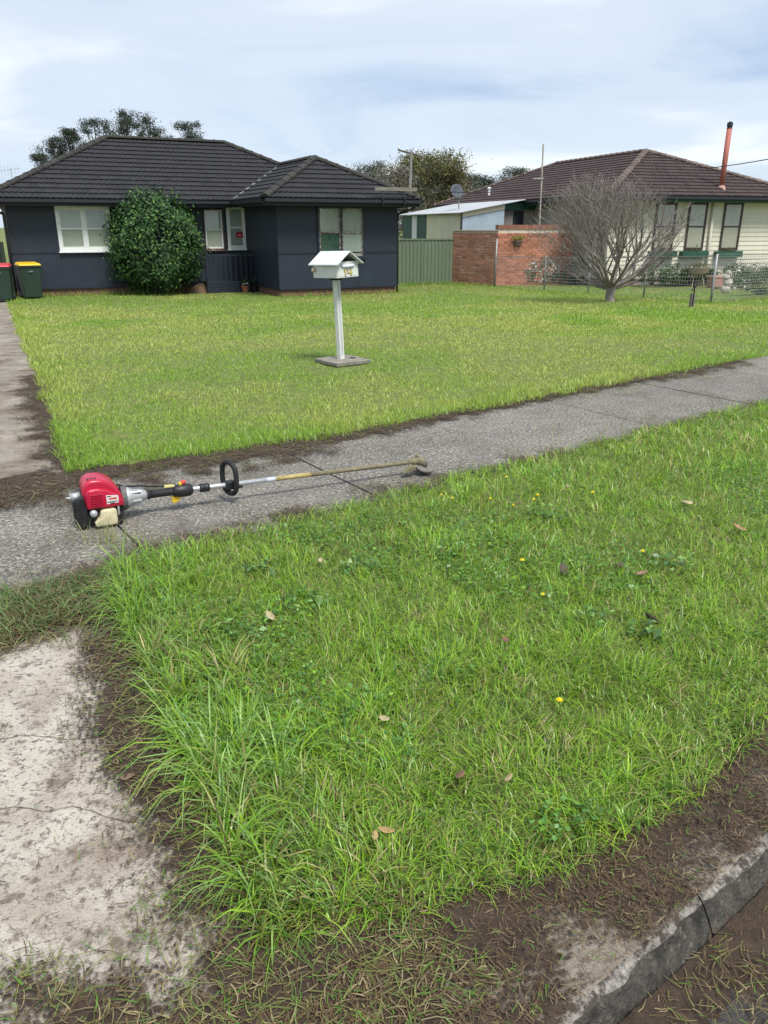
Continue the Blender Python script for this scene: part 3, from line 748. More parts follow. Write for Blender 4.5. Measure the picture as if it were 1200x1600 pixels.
def tile_mesh(name, m, wid=.30, exp=.31):
    n = 8; mb = MB(); L = exp + .05
    xs = [wid * i / n for i in range(n + 1)]
    zt = [.010 + .017 * (.5 + .5 * math.cos(4 * math.pi * i / n)) for i in range(n + 1)]
    vs = [(x, L, z - .012) for x, z in zip(xs, zt)] + [(x, 0, z + .024) for x, z in zip(xs, zt)] + [(x, 0, z - .012) for x, z in zip(xs, zt)]
    k = n + 1
    fs = [(i, i + 1, k + i + 1, k + i) for i in range(n)] + [(k + i, k + i + 1, 2 * k + i + 1, 2 * k + i) for i in range(n)]
    mb.add(vs, fs); me = mb.mesh(name, m)
    if me.polygons[0].normal.z < 0: me.flip_normals()
    return me
def roof_frame(p0, p1, up):
    """eave from p0 to p1 (local 3D), up = a point higher on the plane -> matrix with x along eave, y up slope, z normal"""
    u = (p1 - p0).normalized(); s = (up - p0); s = (s - u * s.dot(u)).normalized(); n = u.cross(s)
    M = Matrix((u, s, n)).transposed().to_4x4(); M.translation = p0
    return M
def tile_plane(root, poly3, m, mesh, wid=.30, exp=.31):
    """list of (matrix, mesh, y-depth) for one roof plane; poly3[0]->poly3[1] is the eave"""
    M = roof_frame(poly3[0], poly3[1], poly3[-1]); Mi = M.inverted()
    P2 = [(Mi @ p).xy for p in poly3]; n = len(P2)
    cx = sum(p.x for p in P2) / n; cy = sum(p.y for p in P2) / n
    edges = []
    for i in range(1, n):
        a, b = P2[i], P2[(i + 1) % n]; e = b - a; nr = Vector((e.y, -e.x)).normalized()
        if nr.dot(Vector((cx, cy)) - a) > 0: nr = -nr
        edges.append((a, nr))
    umin = min(p.x for p in P2); umax = max(p.x for p in P2); rmax = max(p.y for p in P2)
    res = []; r = 0
    while r * exp < rmax:
        off = .15 if r % 2 else 0.0
        i0 = math.floor((umin - off) / wid); i1 = math.ceil((umax - off) / wid)
        for i in range(i0, i1 + 1):
            x = i * wid + off; yy = r * exp - .02
            cs = [Vector((x + a, yy + b)) for a in (0, wid) for b in (0, exp)]
            worst = max(nr.dot(c - a) for a, nr in edges for c in cs)
            if worst <= .02: res.append((M @ Matrix.Translation((x, yy, 0)), mesh)); continue
            if any(all(nr.dot(c - a) > 0 for c in cs) for a, nr in edges): continue
            bm = bmesh.new(); bm.from_mesh(mesh)
            for a, nr in edges:
                co = Vector((a.x - x, a.y - yy, 0))
                bmesh.ops.bisect_plane(bm, geom=bm.verts[:] + bm.edges[:] + bm.faces[:], plane_co=co, plane_no=(nr.x, nr.y, 0), clear_outer=True)
            if len(bm.faces) > 2:
                me = bpy.data.meshes.new('cut_tile'); bm.to_mesh(me); me.materials.append(m); res.append((M @ Matrix.Translation((x, yy, 0)), me))
            bm.free()
        r += 1
    return res
def place_tiles(root, tiles, m, limit=300):
    tiles = sorted(tiles, key=lambda t: t[0].translation.y)
    for Mx, me in tiles[:limit]:
        o = bpy.data.objects.new('roof_tile', me); C.objects.link(o); o.parent = root; o.matrix_basis = Mx
    if len(tiles) > limit:
        mb = MB()
        for Mx, me in tiles[limit:]:
            mb.add([Mx @ v.co for v in me.vertices], [tuple(p.vertices) for p in me.polygons])
        o = mb.build('roof_tiles', m, root); tag(o, kind='stuff')
def ridge_line(root, p, q, m, step=.36, r=.105):
    d = q - p; L = d.length; n = max(1, int(L / step)); st = L / n
    z = d.normalized(); x = Vector((0, 0, 1)); x = (x - z * x.dot(z)).normalized(); y = z.cross(x)
    mb = MB(); seg = 7; prof = []
    for t, rr in ((0, r * 1.08), (.06, r * 1.10), (.065, r * .98), (st + .03, r * .92)):
        prof.append([(rr * .80 * math.cos(a) , rr * 1.25 * math.sin(a), t) for a in np.linspace(-math.pi / 2, math.pi / 2, seg)])
    vs = [c for row in prof for c in row]
    mb.add(vs, [(i * seg + k, i * seg + k + 1, (i + 1) * seg + k + 1, (i + 1) * seg + k) for i in range(len(prof) - 1) for k in range(seg - 1)] + [tuple(range(seg))])
    me = mb.mesh('ridge_tile', m)
    for i in range(n):
        o = bpy.data.objects.new('ridge_tile', me); C.objects.link(o); o.parent = root
        Mx = Matrix((x, y, z)).transposed().to_4x4(); Mx.translation = p + z * (i * st) + Vector((0, 0, .015)); o.matrix_basis = Mx @ Matrix.Rotation(random.gauss(0, .02), 4, 'Z')
def eave_edge(root, pts, m_f, m_g, name_f='fascia', name_g='gutter', close=False):
    """fascia board and quad gutter along a polyline of eave points (outer edge), running so that outside is on the right"""
    n = len(pts); fb = MB(); gb = MB()
    for i in range(n - 1):
        p, q = Vector(pts[i]), Vector(pts[i + 1]); d = (q - p).normalized(); o = Vector((d.y, -d.x, 0)); L = (q - p).length
        Mx = Matrix((d, o, Vector((0, 0, 1)))).transposed().to_4x4()
        c = (p + q) / 2
        fb.box(c - o * .035 + Vector((0, 0, -.115)), (L, .02, .17), Mx.to_3x3())
        # gutter: U-shaped trough in section
        sec = [(-.02, -.125), (.085, -.125), (.105, -.10), (.105, -.015), (.112, -.015), (.112, -.012), (.095, -.012), (.095, -.095), (.08, -.112), (-.012, -.112), (-.012, -.02), (-.02, -.02)]
        vs = []
        for e, pt in ((-1, p), (1, q)):
            for a, b in sec: vs.append(pt + o * a + Vector((0, 0, b)) + d * (e * .0))
        k = len(sec)
        gb.add(vs, [(j, (j + 1) % k, k + (j + 1) % k, k + j) for j in range(k)] + [tuple(range(k)), tuple(range(k, 2 * k))])
    fb.build(name_f, m_f, root); gb.build(name_g, m_g, root)
def window(root, x0, x1, z0, z1, y, m_frame, m_sash, blinds, cols=2, fw=.065, proud=.05, mid=.5, sill=True, rail_m=None, name='window'):
    """frame (part) with sashes, panes, blinds (sub-parts); wall face at y, outside is -y"""
    f = MB()
    f.bb(x0, x0 + fw, y - proud, y, z0 + fw, z1 - fw); f.bb(x1 - fw, x1, y - proud, y, z0 + fw, z1 - fw)
    f.bb(x0, x1, y - proud, y, z1 - fw, z1); f.bb(x0, x1, y - proud, y, z0, z0 + fw)
    w = (x1 - x0 - 2 * fw - (cols - 1) * fw) / cols
    for c in range(1, cols):
        xa = x0 + fw + c * w + (c - 1) * fw; f.bb(xa, xa + fw, y - proud + .003, y, z0 + fw, z1 - fw)
    o = f.build(name, m_frame, root, bevel=.004, bseg=1)
    for c in range(cols):
        xa = x0 + fw + c * (w + fw); xb = xa + w; za = z0 + fw; zb = z1 - fw; zm = za + (zb - za) * mid
        s = MB(); t = .032
        yo, yi = y - proud + .012, y - .004
        s.bb(xa, xa + t, yo, yi, za, zb); s.bb(xb - t, xb, yo, yi, za, zb); s.bb(xa + t, xb - t, yo, yi, za, za + t * 1.4); s.bb(xa + t, xb - t, yo, yi, zb - t, zb); s.bb(xa + t, xb - t, yo - .006, yi, zm - t * .7, zm + t * .7)
        s.build('sash', rail_m or m_sash, o)
        for (a, b_, mb_) in ((za + t, zm - t * .7, blinds[c][0]), (zm + t * .7, zb - t, blinds[c][1])):
            MB().bb(xa + t, xb - t, y - .0265, y - .0235, a, b_).build('pane', M_glass, o)
            q = MB(); n = 16                      # hanging cloth with slight folds
            vs = []
            for i in range(n + 1):
                xx = xa + t + (xb - xa - 2 * t) * i / n; yy = y - .011 + .0014 * math.sin(i * 2.1 + a * 7)
                vs += [(xx, yy, a), (xx, yy, b_)]
            q.add(vs, [(2 * i, 2 * i + 2, 2 * i + 3, 2 * i + 1) for i in range(n)]).build('blind', mb_, o)
    if sill:
        MB().bb(x0 - .03, x1 + .03, y - proud - .035, y, z0 - .035, z0).build('sill', m_frame, o)
    return o

# ================================================================ DARK HOUSE
GZ = -.46
H = thing('weatherboard_house' if False else 'fibro_house', 'single-storey navy blue house with black tiled hip roof and white-framed window', 'house', (HO[0], HO[1], GZ), HTH)
HM = Matrix.Translation((HO[0], HO[1], GZ)) @ Matrix.Rotation(HTH, 4, 'Z'); HMi = HM.inverted()
def hl(px, py, yl):
    nrm = HM.to_3x3() @ Vector((0, -1, 0)); p = on_plane(px, py, HM @ Vector((0, yl, 0)), nrm); q = HMi @ p
    return q.x, q.z
w_, wd_, L_, ov, hd, rs = 3.758, 3.283, 6.903, .516, 3.897, .503
zc, zb, zg = .25, 1.235, 2.704
yb = wd_ + 2 * (hd - ov)
# core walls
c = MB(); c.bb(0, w_, .0, wd_ + .5, zc, zg - .16); c.bb(-L_, w_ - .002, wd_, yb, zc + .001, zg - .161)
c.build('wall', M_navy_t, H)
p = MB(); p.bb(.03, w_ - .03, .03, wd_ + .4, -.2, zc); p.bb(-L_ + .03, w_ - .035, wd_ + .03, yb - .03, -.2, zc - .001); p.build('plinth', M_plinth, H)
v = MB()
for i in range(5):
    v.bb(-5.27 + i * .05, -5.235 + i * .05, wd_ + .02, wd_ + .035, .09, .2)
v.bb(-5.30, -5.0, wd_ + .026, wd_ + .04, .07, .22); v.build('vent', M_plinth, H)
def panel(x0, x1, z0, z1, y, side=False):
    g_ = .003
    if side: MB().bb(-.010, -.001, x0 + g_, x1 - g_, z0 + g_, z1 - g_).build('panel', M_navy, H)
    else: MB().bb(x0 + g_, x1 - g_, y - .010, y - .001, z0 + g_, z1 - g_).build('panel', M_navy, H)
zt = zg - .16; zhead = zt - .16
wx0, wz1 = hl(494, 321, 0); wx1, wz0 = hl(569, 403, 0)
# wing front
for a, b_ in ((0, 1.22), (1.22, 2.48), (2.48, w_)): panel(a, b_, zc, zb - .02, 0)
panel(0, wx0, zb + .02, zhead, 0); panel(wx1, w_, zb + .02, zhead, 0); panel(0, w_, zhead, zt, 0)
if wz0 > zb + .05: panel(wx0, wx1, zb + .02, wz0, 0)
# wing side
for a, b_ in ((0, 1.6), (1.6, wd_ - .012)): panel(a, b_, zc, zb - .02, 0, True); panel(a, b_, zb + .02, zhead, 0, True)
panel(0, wd_ - .012, zhead, zt, 0, True)
# main wall
ax0, az1 = hl(84, 321, wd_); ax1, az0 = hl(178, 392, wd_)
bx0, bz1 = hl(316, 326, wd_); bx1, bz0 = hl(352, 389, wd_)
cx0, cz1 = hl(352, 321, wd_); cx1, cz0 = hl(390, 389, wd_)
cx1 = min(cx1, -.02)
for a, b_ in ((-L_, -5.75), (-5.75, -4.55), (-4.55, -3.3), (-3.3, -2.1), (-2.1, -.011)): panel(a, b_, zc, zb - .02, wd_)
panel(-L_, ax0, zb + .02, zhead, wd_); panel(ax1, bx0, zb + .02, zhead, wd_); panel(-L_, -3.4, zhead, zt, wd_); panel(-3.4, -.011, zhead, zt, wd_)
# cover strips
t = MB(); t.bb(-.026, w_ + .02, -.026, -.0105, zb - .018, zb + .018); t.bb(-.026, -.0105, -.0105, wd_ - .03, zb - .018, zb + .018)
t.bb(-L_ - .02, -.028, wd_ - .026, wd_ - .0105, zb - .018, zb + .018)
t.build('belt_strip', M_navy_t, H)
t = MB(); t.bb(-.028, w_ + .02, -.03, -.0106, zc - .03, zc + .012); t.bb(-.03, -.0106, -.0106, wd_ - .03, zc - .03, zc + .012); t.bb(-L_ - .02, -.032, wd_ - .03, wd_ - .0106, zc - .03, zc + .012)
t.build('skirting', M_navy_t, H)
t = MB(); t.bb(-.030, .02, -.0125, -.0107, zc + .014, zt); t.bb(-.0125, -.0107, -.0107, .03, zc + .014, zt); t.build('corner_strip', M_navy, H)
# windows
window(H, ax0, ax1, az0, az1, wd_ - .010, M_white, M_white, [(M_blind, M_blind), (M_blind, M_blind)], 2, fw=.085)
window(H, bx0, bx1 - .02, bz0 - .02, bz1, wd_ - .010, M_brown_wood, M_white, [(M_blind, M_blind)], 1, fw=.04, proud=.04)
wc = window(H, cx0, cx1, cz0, cz1, wd_ - .010, M_white, M_white, [(M_blind_g, M_blind_g)], 1, fw=.07)
window(H, wx0, wx1, wz0, wz1, -.010, M_navy_t, M_brown_wood, [(M_green_blind, M_blind), (M_blind_g, M_blind)], 2, fw=.06, rail_m=mat('flaking_sash_paint', (.11, .075, .06), .8, var=.3, scale=10, spots=[((.42, .42, .40), 16, .47, .58, .8)]))
M_red = mat('red_sign_paint', (.45, .015, .035), .5, var=.1, scale=8)
sg = MB(); sx0, sz1 = hl(368, 362, wd_); sx1, sz0 = hl(379, 371, wd_)
sgo = sg.bb(sx0, sx1, wd_ - .062, wd_ - .052, sz0, sz1).build('warning_sign', M_red, wc)
for i, (a, b_) in enumerate(((.15, .35), (.62, .85))): MB().bb(sx0 + (sx1 - sx0) * a, sx0 + (sx1 - sx0) * b_, wd_ - .0645, wd_ - .0625, sz0 + (sz1 - sz0) * .62, sz0 + (sz1 - sz0) * .9).build('sign_mark', M_gutter, wc)
mk = MB().bb(sx0 + (sx1 - sx0) * .3, sx0 + (sx1 - sx0) * .7, wd_ - .0645, wd_ - .0625, sz0 + (sz1 - sz0) * .35, sz0 + (sz1 - sz0) * .45); mk.build('sign_mark', M_white, wc)
# soffit
s_ = MB(); s_.bb(-ov + .05, w_ + ov - .05, -ov + .05, wd_ - ov, zt + .0, zt + .015); s_.bb(-L_ - ov + .05, w_ + ov - .052, wd_ - ov + .045, yb + ov - .05, zt + .001, zt + .014)
s_.build('soffit', M_navy_t, H)
E_ = lambda x, y, r=0: Vector((x, y, zg + rs * r))
hw_ = (w_ + 2 * ov) / 2
A = E_(w_ / 2, -ov + hw_, hw_); V = E_(w_ / 2, wd_ - ov + hw_, hw_); Rr = E_(w_ + ov - hd, wd_ - ov + hd, hd); Lr = E_(-L_ - ov + hd, wd_ - ov + hd, hd)
p_fl = E_(-ov, -ov); p_fr = E_(w_ + ov, -ov); p_in = E_(-ov, wd_ - ov); p_l = E_(-L_ - ov, wd_ - ov); p_bl = E_(-L_ - ov, wd_ - ov + 2 * hd); p_br = E_(w_ + ov, wd_ - ov + 2 * hd)
sh = MB()
for poly in ([p_l, p_in, V, Rr, Lr], [p_in, p_fl, A, V], [p_fl, p_fr, A], [p_fr, p_br, Rr, V, A], [p_bl, p_l, Lr], [p_br, p_bl, Lr, Rr]):
    sh.add([q - Vector((0, 0, .022)) for q in poly], [tuple(range(len(poly)))])
roof = sh.build('roof', M_tile, H)
tm = tile_mesh('roof_tile', M_tile)
tl = tile_plane(H, [p_l, p_in, V, Rr, Lr], M_tile, tm) + tile_plane(H, [p_in, p_fl, A, V][1::-1][::-1] if False else [p_in, p_fl, A, V], M_tile, tm) + tile_plane(H, [p_fl, p_fr, A], M_tile, tm)
place_tiles(H, tl, M_tile)
for a, b_ in ((p_l, Lr), (Lr, Rr), (V, Rr), (p_fl, A), (p_fr, A), (V, A)):
    ridge_line(roof, a, b_, M_ridge)
# valley tray
d_ = (V - p_in).normalized(); sdv = Vector((0, 0, 1)).cross(d_).normalized()
MB().add([p_in + sdv * .09 + Vector((0, 0, .034)), p_in - sdv * .09 + Vector((0, 0, .034)), V - sdv * .07 + Vector((0, 0, .034)), V + sdv * .07 + Vector((0, 0, .034)),
          p_in + sdv * .09 + Vector((0, 0, .01)), p_in - sdv * .09 + Vector((0, 0, .01)), V - sdv * .07 + Vector((0, 0, .01)), V + sdv * .07 + Vector((0, 0, .01))],
         [(0, 1, 2, 3), (4, 5, 6, 7), (0, 1, 5, 4), (1, 2, 6, 5), (2, 3, 7, 6), (3, 0, 4, 7)]).build('valley_tray', M_valley, roof)
eave_edge(H, [p_bl, p_l, p_in, p_fl, p_fr, p_br], M_navy_t, M_gutter)
# downpipe on the left corner with its elbow
dp = [(-L_ - ov + .02, wd_ - ov + .12, zg - .13), (-L_ - ov + .05, wd_ - ov + .2, zg - .25), (-L_ - .05, wd_ - .08, zg - .42), (-L_ - .05, wd_ - .06, zg - .7), (-L_ - .05, wd_ - .06, .02)]
MB().tube(dp, .04, 8).build('downpipe', M_gutter, H, smooth=True)
dp = [(w_ + ov - .1, -ov + .1, zg - .13), (w_ + ov - .15, -ov + .15, zg - .24), (w_ + .05, .05, zg - .40), (w_ + .05, .08, zg - .7), (w_ + .05, .08, .02)]
MB().tube(dp, .035, 8).build('downpipe', M_gutter, H, smooth=True)
# porch: low platform, boards and railing in the corner by the wing
pf = MB(); pf.bb(-1.55, -.05, 2.42, wd_ - .04, 0, .34); pf.build('porch_step', M_navy_t, H)
for i in range(4): MB().bb(-1.57, -.04, 2.385, 2.415, .03 + i * .085, .105 + i * .085).build('porch_board', M_navy_t, H)
MB().bb(-1.50, -.06, 2.42, 2.47, 1.10, 1.16).build('porch_rail', M_navy_t, H)
for i in range(9): MB().bb(-1.47 + i * .165, -1.43 + i * .165, 2.43, 2.46, .34, 1.10).build('baluster', M_navy_t, H)
MB().bb(-1.56, -1.49, 2.41, 2.48, .34, 1.22).build('porch_post', M_navy_t, H)
# small lamp under the eave
lx, lz = hl(380, 322, wd_ - .3)
MB().lathe([(.02, .06), (.03, .04), (.05, .03), (.06, -.04), (.03, -.06)], 10).build('porch_lamp', M_gutter, H, loc=(lx, wd_ - .3, lz))
# plank on brackets along the roof edge
pl = thing('timber_plank', 'weathered grey plank carried on two brackets over the dark gutter', 'plank', HM @ Vector((w_ - .45, -ov - .06, zg)), HTH)
MB().box((.12, -.02, .27), (1.36, .05, .10)).build('board', M_wood, pl, bevel=.006)
for x in (-.32, .38): MB().tube([(x, .08, -.14), (x, -.09, -.14), (x, -.09, .06), (x, -.02, .22)], .022, 6).build('bracket', M_gutter, pl)

# ---------------------------------------------------------------- NEIGHBOUR'S HOUSE (right)
NTH, NO, NZ = R(18.16), (7.063, 26.552), -.42
N = thing('weatherboard_house', 'cream weatherboard house with brown tiled hip roof and green window boxes', 'house', (NO[0], NO[1], NZ), NTH)
NM = Matrix.Translation((NO[0], NO[1], NZ)) @ Matrix.Rotation(NTH, 4, 'Z'); NMi = NM.inverted()
def nl(px, py, yl):
    nrm = NM.to_3x3() @ Vector((0, -1, 0)); p = on_plane(px, py, NM @ Vector((0, yl, 0)), nrm); q = NMi @ p
    return q.x, q.z
M_cream = mat('cream_weatherboard', (.60, .57, .46), .6, var=.05, scale=3, rnd=.04, spots=[((.42, .40, .33), 2.5, .58, .8, .5)])
M_beige = mat('beige_fibro', (.36, .33, .28), .7, var=.08, scale=2)
M_green = mat('dark_green_paint', (.018, .075, .050), .5, var=.15, scale=6)
M_dkbrown = mat('dark_brown_frame', (.045, .035, .030), .5, var=.2, scale=8)
M_shade = mat('beige_shade', (.58, .51, .43), .8, var=.06, scale=2)
h2, rl2, rs2, zg2, ov2 = 4.152, 6.436, .404, 2.864, .5
D2 = 2 * h2 + rl2; yw = ov2; xw = ov2; ztw = zg2 - .17
k = MB(); k.bb(xw, 2 * h2 - ov2, yw, D2 - ov2, .25, ztw); k.build('wall', M_beige, N)
MB().bb(xw + .03, 2 * h2 - ov2 - .03, yw + .03, D2 - ov2, -.2, .25).build('plinth', M_plinth, N)
bd = MB(); Lb = 2 * (h2 - ov2)
bd.add([(0, -.022, 0), (Lb, -.022, 0), (Lb, -.004, .158), (0, -.004, .158), (0, 0, 0), (Lb, 0, 0), (Lb, 0, .158), (0, 0, .158)], [(0, 1, 2, 3), (4, 5, 6, 7), (0, 1, 5, 4), (2, 3, 7, 6), (0, 3, 7, 4), (1, 2, 6, 5)])
bme = bd.mesh('weatherboard', M_cream)
nb = int((ztw - .25) / .15)
for i in range(nb + 1):
    o = bpy.data.objects.new('weatherboard', bme); C.objects.link(o); o.parent = N; o.location = (xw, yw - .001, .25 + i * .1495)
MB().bb(xw - .03, xw + .05, yw - .04, yw + .05, .25, ztw).build('corner_board', M_cream, N)
for (a, b_, g0, g1) in ((1021, 1053, 1015, 1055), (1072, 1101, 1064, 1104), (1127, 1156, 1118, 1157)):
    x0, _ = nl(a, 353, yw); x1, _ = nl(b_, 353, yw); _, z1 = nl((a + b_) / 2, 316, yw); _, z0 = nl((a + b_) / 2, 391, yw)
    wo = window(N, x0, x1, z0, z1, yw - .024, M_dkbrown, M_dkbrown, [(M_shade, M_shade)], 1, fw=.045, sill=False, proud=.04)
    q0, _ = nl(g0, 395, yw - .12); q1, _ = nl(g1, 395, yw - .12); bz = z0 - .06
    bx = MB(); bx.bb(q0, q1, yw - .235, yw - .215, bz - .17, bz + .03); bx.bb(q0, q1, yw - .05, yw - .03, bz - .17, bz + .03); bx.bb(q0, q0 + .02, yw - .215, yw - .05, bz - .17, bz + .03); bx.bb(q1 - .02, q1, yw - .215, yw - .05, bz - .17, bz + .03); bx.bb(q0 + .02, q1 - .02, yw - .215, yw - .05, bz - .17, bz - .02)
    bx.build('window_box', M_green, wo)
    n_ = 70; P = np.stack([rng.normal((q0 + q1) / 2, .12, n_), np.full(n_, yw - .13) + rng.normal(0, .03, n_), bz + .03 + np.abs(rng.normal(0, .06, n_))], 1)
    leaves('box_plant', P, rng.uniform(.04, .08, n_), pal(n_, [(.06, .12, .03), (.10, .14, .04), (.35, .12, .08)], [.5, .4, .1]), M_grass, wo)['kind'] = 'stuff'
dpx, _ = nl(1112, 350, yw - .08)
MB().tube([(dpx, yw - .08, ztw + .05), (dpx, yw - .08, .1)], .055, 10).build('downpipe', M_cream, N, smooth=True)
EN = lambda x, y, r=0: Vector((x, y, zg2 + rs2 * r))
a1 = EN(h2, h2, h2); a2 = EN(h2, h2 + rl2, h2); q_fl = EN(0, 0); q_fr = EN(2 * h2, 0); q_bl = EN(0, D2); q_br = EN(2 * h2, D2)
sh = MB()
for poly in ([q_fl, q_fr, a1], [q_bl, q_fl, a1, a2], [q_fr, q_br, a2, a1], [q_br, q_bl, a2]):
    sh.add([q - Vector((0, 0, .022)) for q in poly], [tuple(range(len(poly)))])
nroof = sh.build('roof', M_tile_n, N)
tm2 = tile_mesh('roof_tile', M_tile_n)
place_tiles(N, tile_plane(N, [q_fl, q_fr, a1], M_tile_n, tm2) + tile_plane(N, [q_bl, q_fl, a1, a2], M_tile_n, tm2), M_tile_n)
for a, b_ in ((q_fl, a1), (q_fr, a1), (a2, a1), (q_bl, a2)): ridge_line(nroof, a, b_, M_ridge_n)
eave_edge(N, [q_bl, q_fl, q_fr, q_br], M_green, M_gutter)
MB().bb(.05, 2 * h2 - .05, .05, D2 - .05, ztw, ztw + .012).build('soffit', M_cream, N)
# red flue standing on the front slope
nn = (NM.to_3x3() @ (q_fr - q_fl).cross(a1 - q_fl)).normalized()
fb_ = NMi @ on_plane(1127, 294, NM @ q_fl, nn); ft_ = at_dist(1139, 200, (NM @ fb_).y); fh = (NMi @ ft_).z - fb_.z
M_flue = mat('red_flue', (.36, .115, .085), .6, var=.15, scale=8, spots=[((.20, .05, .04), 7, .55, .7, .6)])
fl = thing('roof_flue', 'tall red metal flue pipe with black cap on the brown roof', 'flue', NM @ fb_)
MB().tube([(0, 0, -.12), (0, 0, fh)], .085, 12).build('pipe', M_flue, fl, smooth=True)
MB().lathe([(.088, fh - .02), (.092, fh), (.07, fh + .03), (.095, fh + .04), (.095, fh + .16), (.02, fh + .2)], 12).build('cap', M_gutter, fl)
MB().lathe([(.22, -.10), (.16, -.02), (.11, .05), (.088, .09)], 12).build('flashing', mat('lead_flashing', (.33, .20, .16), .7), fl)
# lean-to with sheet roof against the neighbour's side
nsi = lambda px, d: NMi @ at_dist(px, 345, d)
q0 = nsi(721, 31.0); q1 = nsi(630, 37.2)
lx_, ly_ = q0.x, q0.y; L2 = q1.y - q0.y; LW = 1.75
S = thing('lean_to_shed', 'cream and green sheet-metal lean-to with low white roof beside brown-roofed house', 'shed', NM @ Vector((lx_, ly_, 0)), NTH)
M_ctin = mat('cream_sheet_metal', (.70, .65, .46), .5, var=.06, scale=2); M_btin = mat('pale_blue_corrugated_sheet', (.36, .44, .50), .45, var=.08, scale=2)
M_wtin = mat('white_sheet_roof', (.36, .375, .385), .45, var=.1, scale=2, spots=[((.3, .29, .27), 3, .58, .75, .5)])
def corrug(name, m, root, p0, p1, z0, z1a, z1b, pitch, amp, nrm):
    p0 = Vector(p0); p1 = Vector(p1); L = (p1 - p0).length; n = max(8, int(L / pitch * 6)); vs = []
    for i in range(n + 1):
        t = i / n; q = p0.lerp(p1, t) + Vector(nrm) * (amp * math.sin(2 * math.pi * t * L / pitch)); vs += [(q.x, q.y, z0), (q.x, q.y, z1a + (z1b - z1a) * t)]
    o = MB().add(vs, [(2 * i, 2 * i + 2, 2 * i + 3, 2 * i + 1) for i in range(n)]).build(name, m, root)
    md = o.modifiers.new('thick', 'SOLIDIFY'); md.thickness = .003; return o
zl = 2.42
hE = zl; hF = zl + .30
corrug('front_sheet', M_btin, S, (0, 0, 0), (LW, 0, 0), 0, hE - .17, hF - .17, .076, .009, (0, -1, 0))
MB().prism([(-.02, hE - .18), (LW, hF - .18), (LW, hF - .01), (-.02, hE - .01)], -.03, -.012, Matrix.Rotation(math.pi / 2, 4, 'X') @ Matrix.Scale(-1, 4, (0, 0, 1)) if False else Matrix(((1, 0, 0, 0), (0, 0, 1, 0), (0, 1, 0, 0), (0, 0, 0, 1)))).build('front_fascia', M_ctin, S)
segs = [(0, .8, M_ctin), (.8, 3.6, M_ctin), (3.6, 4.75, M_green), (4.75, 5.35, M_white), (5.35, L2, M_green)]
for a, b_, mm in segs:
    corrug('side_sheet', mm, S, (0, a + .01, 0), (0, b_ - .01, 0), 0, hE - .06, hE - .06, .19, .006, (-1, 0, 0))
corrug('roof_sheet', M_wtin, S, (-.18, L2 / 2, 0), (-.18, L2 / 2 + .01, 0), hE, hE + .001, hE + .001, .076, .001, (0, 0, 1)) if False else None
rb = MB(); n = 90; vs = []
for i in range(n + 1):
    yy = -.15 + (L2 + .3) * i / n; dz = .012 * math.sin(i * 2.1)
    vs += [(-.2, yy, hE - .02 + dz), (LW + 1.6, yy, hF + .30 + dz)]
o = rb.add(vs, [(2 * i, 2 * i + 2, 2 * i + 3, 2 * i + 1) for i in range(n)]).build('roof_sheet', M_wtin, S); md = o.modifiers.new('thick', 'SOLIDIFY'); md.thickness = .02
MB().bb(-.03, .03, -.03, .03, 0, hE - .03).build('corner_post', M_gutter, S)
# entry wall with screen and dark door between lean-to and house
ex1 = xw - lx_
MB().bb(LW, ex1, .25, .35, 0, hF + .02).build('entry_wall', M_beige, S)
MB().bb(LW - .02, ex1, .05, .15, hF - .20, hF + .03).build('entry_beam', M_green, S)
MB().bb(LW + .05, LW + .45, .20, .247, 0, hF - .25).build('screen', mat('grey_flyscreen', (.20, .18, .17), .8), S)
dr_ = MB().bb(LW + .50, LW + .92, .20, .247, 0, hF - .25).build('door', M_gutter, S)
MB().box((LW + .55, .185, 1.05), (.02, .03, .10)).build('door_handle', M_valley, dr_)

# ---------------------------------------------------------------- brick screen wall: front leg brick by brick
bc = at(774, 448); bc2 = at(705, 444)
BZ = float(terr(bc.x, bc.y))
M_brk = mat('red_brick', (.36, .135, .080), .85, var=.22, scale=5, rnd=.28, bump=.3, bscale=60)
M_brk2 = mat('cap_brick', (.26, .12, .085), .85, var=.2, scale=5, rnd=.2, bump=.3, bscale=60)
M_mortar = mat('mortar', (.50, .43, .34), .95, var=.15, scale=8)
B = thing('brick_wall', 'red brick screen wall with soldier-course top and hanging pot', 'wall', (bc.x, bc.y, BZ), NTH)
bt = at_dist(774, 352, bc.y); HB = bt.z - BZ; BL = 2.95
bh, bw, mj = .074, .222, .014
nrow = int((HB - .22) / (bh + mj))
MB().bb(.01, BL - .01, .008, .20, -.1, HB - .125).build('mortar', M_mortar, B)
bm_ = MB().bb(0, bw, 0, .10, 0, bh); bme = bm_.mesh('brick', M_brk); hme = MB().bb(0, bw / 2 - mj / 2, 0, .10, 0, bh).mesh('brick', M_brk)
ztop = nrow * (bh + mj)
cand = []
for r in range(nrow):
    off = 0 if r % 2 == 0 else -(bw + mj) / 2
    x = off
    while x < BL - .03:
        if x < 0: cand.append((0.0, r, hme))
        elif x + bw > BL + .02: cand.append((x, r, hme))
        else: cand.append((x, r, bme))
        x += bw + mj
cand.sort(key=lambda t: -t[1])
for x, r, me in cand[:290]:
    o = bpy.data.objects.new('brick', me); C.objects.link(o); o.parent = B; o.location = (x, random.uniform(-.004, .004), r * (bh + mj))
if len(cand) > 290:
    rest = MB()
    for x, r, me in cand[290:]: rest.add([(v_.co.x + x, v_.co.y, v_.co.z + r * (bh + mj)) for v_ in me.vertices], [tuple(q.vertices) for q in me.polygons])
    tag(rest.build('lower_bricks', M_brk, B), kind='stuff')
sme = MB().bb(0, .076, -.02, .21, 0, .14).mesh('cap_brick', M_brk2)
x = 0
